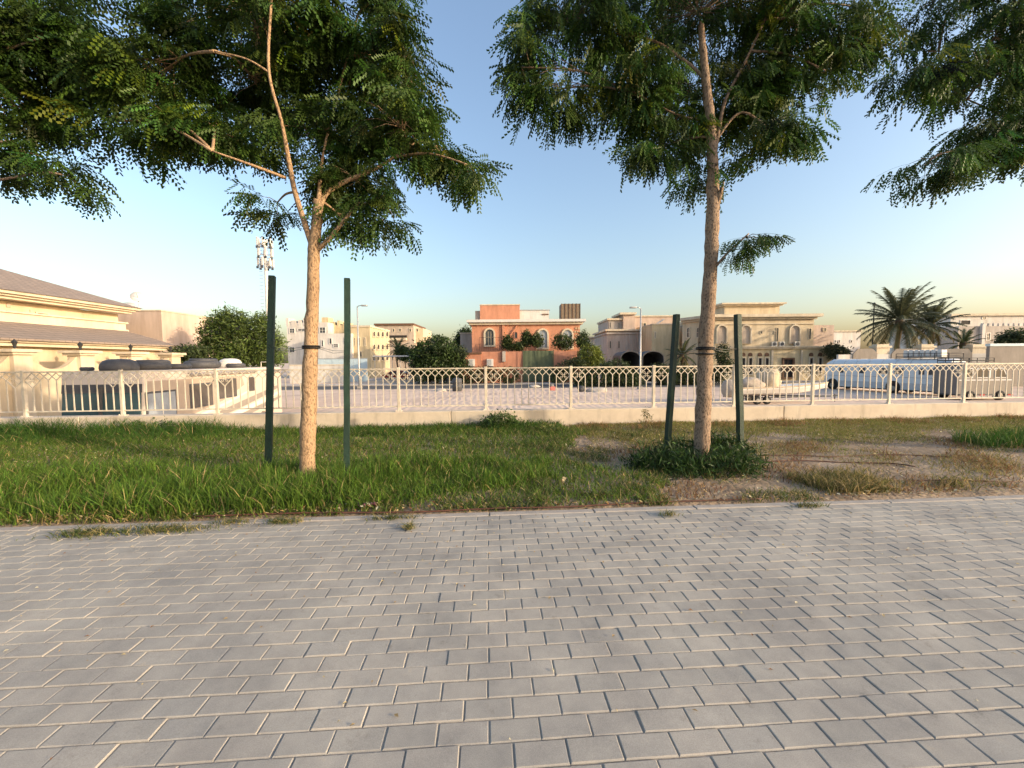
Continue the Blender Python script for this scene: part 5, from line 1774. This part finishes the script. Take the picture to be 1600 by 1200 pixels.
MB().ext(rectp((lo - .05, zc0 + .003, hi + .2, zc2 - .002)), cant, -5.8, .35).build('canted_cornice', 'cream_trim', bh)
MB().ext(rectp((lo - .1, zc2 + .003, hi + .5, zc1 - .01)), cant, -5.6, .8).build('canted_cornice', 'cream_trim', bh)
MB().box(xa, xb, hz - .18, hz - .003, zc0 - .75, zc0 - .6).build('string_course', 'cream_trim', bh)
prr = FY(hz + 4)
q = prr.rect(1143, 478, 1218, 493)
MB().box(q[0] - 1.2, q[2], hz + 4, hz + 9, zc1 - .05, q[3]).build('roof_room', 'cream', bh)
MB().box(q[0] - 1.7, q[2] + .3, hz + 3.5, hz + 9.3, q[3], q[3] + .22).build('roof_room_cornice', 'cream_trim', bh)
MB().box(q[0] - 2.1, q[2] + .6, hz + 3.1, hz + 9.6, q[3] + .22, q[3] + .45).build('roof_room_cornice', 'cream_trim', bh)
for cx in (1127, 1164.5, 1241):
    rr_ = ph_.rect(cx - 9, 507, cx + 9, 537)
    fr_ = MB().ring(archp(rr_), archp((rr_[0] + .22, rr_[1] + .02, rr_[2] - .22, rr_[3] - .22)), ph_, -.01, .28).build('blind_arch', 'cream_trim', bh)
    MB().ext(archp((rr_[0] + .21, rr_[1] + .01, rr_[2] - .21, rr_[3] - .21)), ph_, .003, .03).build('arch_panel', 'beige_wall', fr_)
for cx in (1076, 1091):
    rr_ = cant.rect(cx - 3, 511, cx + 3, 528)
    window(bh, cant, rr_, 'cream_trim', 'glass', .14, True, .12, 1)
for x0, y0, x1, y1 in ((1187.5, 517, 1191, 522), (1209, 517, 1212, 522), (1212.5, 512, 1216, 534), (1263, 513, 1267, 530)):
    window(bh, ph_, ph_.rect(x0, y0, x1, y1), 'cream_trim', 'glass', .06)
xw0, xw1 = at(1271, 520, hz + 1).x, at(1303, 520, hz + 1).x
MB().box(xw0 + .01, xw1, hz + 1, hz + 9, LOT, at(1285, 508, hz + 1).z).build('side_wing', 'pinkish', bh)
pwg = FY(hz + 1)
window(bh, pwg, pwg.rect(1285, 512, 1291, 518), 'cream_trim', 'glass', .1, bars=1)
gzp = hz - 2.2
pgf = FY(gzp)
zl = pgf.px(1200, 545)[1]
xg0, xg1 = at(1100, 550, gzp).x, at(1303, 550, gzp).x
MB().box(xg0, xg1, gzp, hz + 12, LOT, zl).build('ground_floor_wall', 'yellow_wall', bh)
MB().box(xg0 - .3, xg1 + .3, gzp - .35, hz + .0, zl, zl + .22).build('terrace_slab', 'cream_trim', bh)
MB().box(xg0 - .4, xg1 + .4, gzp - .5, hz - .01, zl + .22, zl + .36).build('terrace_edge', 'cream_trim', bh)
for x in (1161, 1172, 1187, 1198, 1267, 1281):
    window(bh, pgf, pgf.rect(x - 4, 558, x + 4, 586), 'cream_trim', 'dark_open', .16, False, .14)
    aw = pgf.rect(x - 3.2, 551, x + 3.2, 556.5)
    MB().ext(archp(aw, 8), pgf, .003, .1).build('fanlight', 'brown_wood', bh)
dr_ = pgf.rect(1221, 559, 1240, 592)
window(bh, pgf, dr_, 'brown_wood', 'dark_open', .25, False, .25, 1, 'entrance_door')
for x in (1205, 1251, 1109):
    MB().ext(rectp(pgf.rect(x - 1.5, 547, x + 1.5, 598)), pgf, .003, .22).build('pilaster', 'cream_trim', bh)
for lab, px in (('air conditioner and clutter on the terrace left of the right blind arch', 1210), ('second air conditioner on the terrace of the cream house', 1222), ('air conditioner on the terrace at the right end', 1246)):
    pl_ = FY(hz - .6)
    rr_ = pl_.rect(px - 4, 534, px + 4, 541)
    a_ = thing('air_conditioner', lab, 'air conditioner', (rr_[0], hz - .6, zl + .36), group='air conditioners on the cream terrace')
    MB().ext(rectp((rr_[0], zl + .38, rr_[2], zl + 1.15)), pl_, -.3, .05).build('case', 'galv', a_)
    MB().lathe([(.02, -.02), (.28, -.02), (.28, .02)], ((rr_[0] + rr_[2]) / 2, hz - .67, zl + .78), 14, 'Y').build('fan_grille', 'dark_grey', a_)

# small far house between cream house and palms
sf = thing('low_building', 'small far white house between the cream house and the palms', 'house', (at(1322, 560, 90).x, 90, LOT))
p90 = FY(90)
mb, r = wallbox(p90, 1303, 518, 1345, 9); mb.build('wall', 'white_wall', sf)
MB().ext(rectp(p90.rect(1302, 516.5, 1346, 518.2)), p90, -9.2, .3).build('parapet_cap', 'cream_trim', sf)
for x in (1304.5, 1311, 1330):
    window(sf, p90, p90.rect(x - 1.6, 531, x + 1.6, 536), 'white_paint', 'glass', .08)
bush('background_tree', 'feathery grey-green tree at the right end of the cream house', 'tree', 59.5, [(1308, 552, 12, 10), (1298, 548, 8, 8), (1318, 556, 8, 8)], 1500, .16, (.07, .08, .04), 91, trunk=True, r0=.1)

# houses behind the palms on the right
rh = thing('white_house', 'grey-white modern house behind the date palms at the right edge', 'house', (at(1550, 560, 88).x, 88, LOT))
p88 = FY(88)
mb, r = wallbox(p88, 1486, 493, 1680, 14); mb.build('wall', 'white_wall', rh)
MB().ext(rectp(p88.rect(1483, 489.8, 1690, 493.2)), p88, -14.2, .5).build('roof_edge', 'cream_trim', rh)
window(rh, p88, p88.rect(1500, 500, 1516, 508), 'white_paint', 'dark_open', .1)
window(rh, p88, p88.rect(1534, 495, 1541, 499), 'white_paint', 'glass', .1)
p82 = FY(82)
mb, r = wallbox(p82, 1498, 509, 1700, 4); mb.build('front_wing', 'stone_grey', rh)
for k in range(14):
    x = 1537 + k * 8
    MB().ext(rectp(p82.rect(x, 505, x + 5, 509.6)), p82, -.5, 0.02).build('parapet_block', 'white_wall', rh)
window(rh, p82, p82.rect(1540, 520, 1547, 532), 'white_paint', 'glass', .12, bars=1)
MB().ext(rectp(p82.rect(1530, 507, 1535, 545)), p82, .003, .5).build('downpipe_pier', 'white_wall', rh)
bush('background_tree', 'dark tree top above the compound wall at the right edge', 'tree', 66, [(1590, 528, 20, 10), (1575, 533, 14, 7), (1615, 530, 18, 12)], 2200, .2, (.05, .07, .025), 92, trunk=True, r0=.15)

# compound wall with angled merlons
cw = thing('compound_wall', 'grey compound wall with angular raised panels behind the bus', 'wall', (at(1450, 575, 50).x, 50, LOT))
p50 = FY(50)
zb0 = p50.px(1440, 553)[1]
x0w, x1w = p50.px(1310, 560)[0], p50.px(1800, 560)[0]
MB().ext(rectp((x0w, LOT, x1w, zb0)), p50, -.3, 0).build('wall', 'white_wall', cw)
for x0, x1 in ((1331, 1368), (1391, 1436), (1470, 1516)):
    A = p50.px(x0, 575)[0]; B = p50.px(x1, 575)[0]; T = p50.px((x0 + x1) / 2, 545)[1]; sh = .55
    MB().ext([(A, LOT + .3), (B, LOT + .3), (B, T - .6), (B - sh, T), (A + sh, T), (A, T - .6)], p50, .003, .14).build('raised_panel', 'grey_wall', cw)
for px in (1382, 1452, 1532):
    A, B = p50.px(px - 12, 545)[0], p50.px(px + 12, 545)[0]; z = p50.px(px, 545)[1]
    pr2_ = MB().box(A + .15, B - .15, 50.15, 51, LOT, z + .15).box(A, B, 50.0, 51.15, z + .15, z + .38)
    pr2_.box(A + .2, B - .2, 50.2, 50.95, z + .38, z + .58)
    pr2_.build('gate_pier', 'cream_trim', cw)
gw2 = thing('boundary_wall', 'plain tall grey wall at the right edge behind the van', 'wall', (at(1600, 560, 46).x, 46, LOT))
p46 = FY(46)
mb, r = wallbox(p46, 1547, 540, 1800, .35); mb.build('wall', 'grey_wall', gw2)
MB().ext(rectp((r[0] - .05, r[3], r[2], r[3] + .3)), p46, -.42, .08).build('coping', 'pale_blue', gw2)

# ================================================================== BUS
bfar = Vector((35.6, 45.0, LOT)); bnear = Vector((38.3, 34.6, LOT))
dv = bnear - bfar
BL = dv.length
bang = math.atan2(dv.y, dv.x)        # local +x runs from the front (far) to the rear (near); local -y is the side we see
bus = thing('bus', 'long white bus with ribbed rounded roof parked behind the railing', 'bus', bfar, bang)
BH, BW = 3.35, 2.4
prof = [(0, .45), (0, 2.55), (.10, 2.95), (.35, 3.22), (.75, BH), (BW - .75, BH), (BW - .35, 3.22), (BW - .10, 2.95), (BW, 2.55), (BW, .45)]
bm_ = MB(); secs = [(0.12, .80), (.05, .9), (.5, 1.0), (BL - .3, 1.0), (BL, .97)]
n = len(prof)
for xx, s in secs:
    bm_.v += [(xx, (y - BW / 2) * (.95 + .05 * s) + BW / 2, .45 + (z - .45) * (s if s > .85 else .85)) for y, z in prof]
for i in range(len(secs) - 1):
    bm_.f += [(i * n + k, i * n + (k + 1) % n, (i + 1) * n + (k + 1) % n, (i + 1) * n + k) for k in range(n)]
bm_.f += [tuple(range(n)), tuple(range((len(secs) - 1) * n, len(secs) * n))]
bm_.build('body', 'bus_white', bus, local=True)
for k in range(9):
    xx = .9 + k * (BL - 1.4) / 8
    rib = MB()
    pp = [(xx, y + (-.012 if y < BW / 2 else .012), z + .012) for y, z in prof[1:-1]]
    rib.tube(pp, .022, 5)
    rib.build('roof_rib', 'bus_skirt', bus, local=True)
MB().box(.9, BL - .15, -.012, .03, .42, 1.05).build('side_skirt', 'bus_skirt', bus, local=True)
MB().box(.5, BL - .1, -.02, .02, 1.55, 1.62).build('side_rail', 'bus_skirt', bus, local=True)
for x0, x1 in ((1.6, 2.1), (3.6, 4.2), (5.4, 6.2), (6.7, 7.5), (8.6, 9.1), (9.3, 9.8)):
    w = MB().box(x0, x1, -.015, .02, 1.85, 2.5).build('window', 'bus_skirt', bus, local=True)
    MB().box(x0 + .05, x1 - .05, -.02, -.0155, 1.9, 2.45).build('pane', 'glass', w, local=True)
for x in (.95, BL * .62):
    arch = MB().lathe([(.02, 0), (.62, 0), (.62, .03)], (x, -.018, .62), 20, 'Y').build('wheel_arch', 'dark_open', bus, local=True)
    wh = MB().lathe([(.25, 0), (.46, .0), (.5, .06), (.5, .24), (.3, .28)], (x, -.06, .5), 20, 'Y').build('wheel', 'tyre', bus, True, True)
    MB().lathe([(.04, -.02), (.24, -.012), (.24, .05)], (x, -.06, .5), 14, 'Y').build('rim', 'rim', wh, local=True)
    MB().lathe([(.3, 0), (.5, .04), (.5, .24), (.3, .28)], (x, BW - .26, .5), 20, 'Y').build('wheel', 'tyre', bus, True, True)
MB().box(.3, BL - .3, .15, BW - .15, .3, .46).build('chassis', 'dark_grey', bus, local=True)
wsb = MB().box(.0, .06, .25, BW - .25, 1.6, 2.5).build('windscreen', 'glass', bus, local=True)


def rack(parent, x0, x1, y0, y1, z0, z1, n):
    mb = MB()
    for z in (z0 + .12, (z0 + z1) / 2, z1):
        mb.tube([(x0, y0, z), (x1, y0, z), (x1, y1, z), (x0, y1, z), (x0, y0, z)], .025, 5)
    for k in range(n + 1):
        x = x0 + (x1 - x0) * k / n
        for y in (y0, y1):
            mb.tube([(x, y, z0 - .1), (x, y, z1)], .025, 5)
        mb.tube([(x, y0, z0 + .12), (x, y1, z0 + .12)], .02, 5)
    return mb.build('roof_rack', 'lamp_black', parent, local=True)


rack(bus, BL * .62, BL - .2, .25, BW - .25, BH, BH + .5, 4)
for k in range(7):
    xx = BL * .66 + k * .42
    jc = MB().bbox(xx, xx + .33, .45, 1.2, BH + .14, BH + .82, .04, 1).build('jerry_can', 'white_paint', bus, local=True)

# grey van
vz = 31.5
v0 = at(1491, 600, vz); v1 = at(1582, 600, vz)
VL = v1.x - v0.x
vn = thing('van', 'tall grey-beige van with roof rack parked at the right beside the bus', 'van', (v0.x + .35, vz, LOT))
VL -= .35
pr3 = Plane((0, 0, 0), (0, -1, 0))
side = [(.0, .5), (-.0, 1.5), (.08, 2.5), (.25, 2.95), (.5, 3.05), (VL - 1.2, 3.05), (VL - .7, 2.85), (VL - .15, 1.75), (VL, 1.5), (VL, .5)]
MB().ext(side, pr3, -2.0, 0).build('body', 'van_grey', vn, local=True)
MB().box(.02, VL - .05, -.02, 0.0, 1.60, 1.67).build('side_rail', 'bus_white', vn, local=True)
for pts in ([(.35, 1.8), (.35, 2.6), (1.1, 2.6), (1.1, 1.8)], [(1.4, 1.8), (1.4, 2.6), (2.5, 2.6), (2.5, 1.8)], [(2.8, 1.8), (2.8, 2.6), (3.5, 2.6), (3.9, 1.8)]):
    w = MB().ext(pts, pr3, -.005, .02).build('window', 'bus_white', vn, local=True)
    c = Vector((sum(p[0] for p in pts) / 4, sum(p[1] for p in pts) / 4))
    MB().ext([tuple(c + (Vector(p) - c) * .86) for p in pts], pr3, .021, .028).build('pane', 'glass', w, local=True)
for x in (.95, VL - .95):
    wh = MB().lathe([(.2, 0), (.38, .0), (.4, .06), (.4, .22), (.2, .24)], (x, -.03, .4), 18, 'Y').build('wheel', 'tyre', vn, True, True)
    MB().lathe([(.03, -.015), (.2, -.01), (.2, .05)], (x, -.03, .4), 12, 'Y').build('rim', 'rim', wh, local=True)
    MB().lathe([(.2, 0), (.4, .04), (.4, .22), (.2, .24)], (x, 1.8, .4), 18, 'Y').build('wheel', 'tyre', vn, True, True)
MB().box(.1, VL - .1, -.03, 1.95, .38, .52).build('bumper_sill', 'dark_grey', vn, local=True)
for x in (1.7, VL - .35):
    MB().box(x, x + .4, -.045, -.031, .40, .5).build('side_reflector', 'red_lens', vn, local=True)
rack(vn, .2, VL - 1.4, .15, 1.85, 3.05, 3.4, 4)

# ================================================================== BOAT ON TRAILER
bt0 = at(1128, 625, 30.5); bt1 = at(1292, 606, 31.5)
BTL = (bt1 - bt0).length
boat = thing('boat', 'white motor boat under tarpaulins on a trailer behind the right stake', 'boat', (bt0.x, bt0.y, LOT), math.atan2(bt1.y - bt0.y, bt1.x - bt0.x))
hull = MB(); ns = 12
for i in range(ns + 1):
    t = i / ns
    x = .9 + (BTL - .9) * t
    w = 1.05 * (1 - max(0, (t - .45) / .55) ** 2.2) + .02
    kz = .62 + .55 * max(0, (t - .5) / .5) ** 2
    sz = 1.28 + .28 * t ** 2
    hull.v += [(x, 0, kz), (x, -w * .72, kz + .18), (x, -w * .97, sz - .16), (x, -w, sz), (x, w, sz), (x, w * .97, sz - .16), (x, w * .72, kz + .18)]
for i in range(ns):
    hull.f += [(i * 7 + k, i * 7 + (k + 1) % 7, (i + 1) * 7 + (k + 1) % 7, (i + 1) * 7 + k) for k in range(7)]
hull.f += [tuple(range(7)), tuple(range(ns * 7, ns * 7 + 7))]
hull.build('hull', 'white_paint', boat, local=True)
gun = MB()
for s in (-1, 1):
    gun.tube([(.9 + (BTL - .9) * i / ns, s * (1.05 * (1 - max(0, (i / ns - .45) / .55) ** 2.2) + .04), 1.28 + .28 * (i / ns) ** 2) for i in range(ns + 1)], .05, 6)
gun.build('gunwale', 'tan_tarp', boat, local=True)


def lump(name, cx, cy, cz, rx, ry, rz, m, seed, parent, top=None):
    r = random.Random(seed)
    mb = MB(); nu, nv = 18, 9
    for j_ in range(nv + 1):
        ph0 = math.pi * j_ / nv
        for i in range(nu):
            a = 2 * math.pi * i / nu
            k = 1 + .13 * math.sin(3 * a + j_ + seed) + .10 * math.sin(5 * a - 1.7 * j_) + .06 * r.uniform(-1, 1)
            sq = abs(math.sin(ph0)) ** .6
            mb.v.append((cx + rx * k * math.cos(a) * sq, cy + ry * k * math.sin(a) * sq, cz + rz * math.cos(ph0) * (1.0 if j_ < nv - 1 else .9)))
    for j_ in range(nv):
        mb.f += [(j_ * nu + i, j_ * nu + (i + 1) % nu, (j_ + 1) * nu + (i + 1) % nu, (j_ + 1) * nu + i) for i in range(nu)]
    return mb.build(name, m, parent, True, True)


lump('motor_cover', .55, 0, 1.15, .5, .45, .75, 'tarp', 2, boat)
lump('stern_cover', 2.1, 0, 1.5, 1.1, .95, .55, 'tarp', 5, boat)
lump('console_cover', 3.9, 0, 1.85, .8, .7, .85, 'tan_tarp', 3, boat)
for x in (2.7, 3.1):
    MB().tube([(x, -.5, 1.3), (x, -.5, 2.75)], .02, 5).build('rod_pole', 'white_paint', boat, local=True)
tl = MB()
for s in (-1, 1):
    tl.tube([(.6, s * .7, .5), (5.2, s * .7, .5), (BTL + .3, 0, .45)], .05, 6)
for x in (1.2, 2.8, 4.6):
    tl.tube([(x, -.7, .5), (x, .7, .5)], .04, 6)
tl.tube([(BTL + .3, 0, .45), (BTL + 1.0, 0, .5)], .05, 6)
tl.build('trailer_frame', 'lamp_black', boat, local=True)
for x in (2.2, 3.0):
    for s in (-1, 1):
        wh = MB().lathe([(.15, -.1), (.3, -.1), (.32, -.05), (.32, .05), (.3, .1), (.15, .1)], (x, s * .95, .32), 16, 'Y').build('trailer_wheel', 'tyre', boat, True, True)
        MB().lathe([(.03, -.11), (.15, -.105), (.15, .105), (.03, .11)], (x, s * .95, .32), 10, 'Y').build('rim', 'rim', wh, local=True)
MB().tube([(BTL + .7, 0, 0), (BTL + .7, 0, .6)], .04, 6).build('jockey_leg', 'lamp_black', boat, local=True)

# ================================================================== BITS ON THE CAR PARK
bn = G(714.5, 611, LOT)
bi = thing('water_tank', 'dark grey barrel tank standing by the road left of the orange wall', 'tank', bn)
MB().lathe([(.52, 0), (.56, .05), (.56, .5), (.58, .53), (.56, .56), (.56, 1.0), (.58, 1.03), (.56, 1.06), (.55, 1.4), (.4, 1.5), (.2, 1.53)], bn, 20).build('barrel', 'dark_grey', bi, True)
MB().lathe([(.2, 1.53), (.2, 1.6), (.02, 1.62)], bn, 12).build('lid', 'lamp_black', bi)
cn = G(866, 610, LOT)
bc = thing('barrier_block', 'small faded pink barrier block on the road edge', 'barrier', cn)
MB().bbox(cn.x - .5, cn.x + .1, cn.y - .2, cn.y + .2, LOT, LOT + .45, .06, 2).build('block', 'cone_pink', bc)
MB().bbox(cn.x - .35, cn.x - .05, cn.y - .12, cn.y + .12, LOT + .45, LOT + .7, .05, 2).build('block_top', 'kerb_concrete', bc)
dn = G(908, 612, LOT)
sk = lump('waste_sack', dn.x, dn.y, LOT + .32, .4, .35, .35, 'dark_grey', 9, None)
tag(sk, 'dark waste sack on the sand left of the hedge', 'sack')
rk = random.Random(3)
for i, (px, py, s, lab) in enumerate(((933, 612, .45, 'pale heap of sand by the hedge'), (690, 611, .3, 'small stone heap left of the barrel tank'), (835, 605, .3, 'small pale heap on the kerb below the green gate'))):
    c = G(px, py, LOT)
    tag(lump('sand_heap', c.x, c.y, LOT + .02, s * 2.6, s * 2, s, 'pavement_stone', i + 20, None), lab, 'heap')
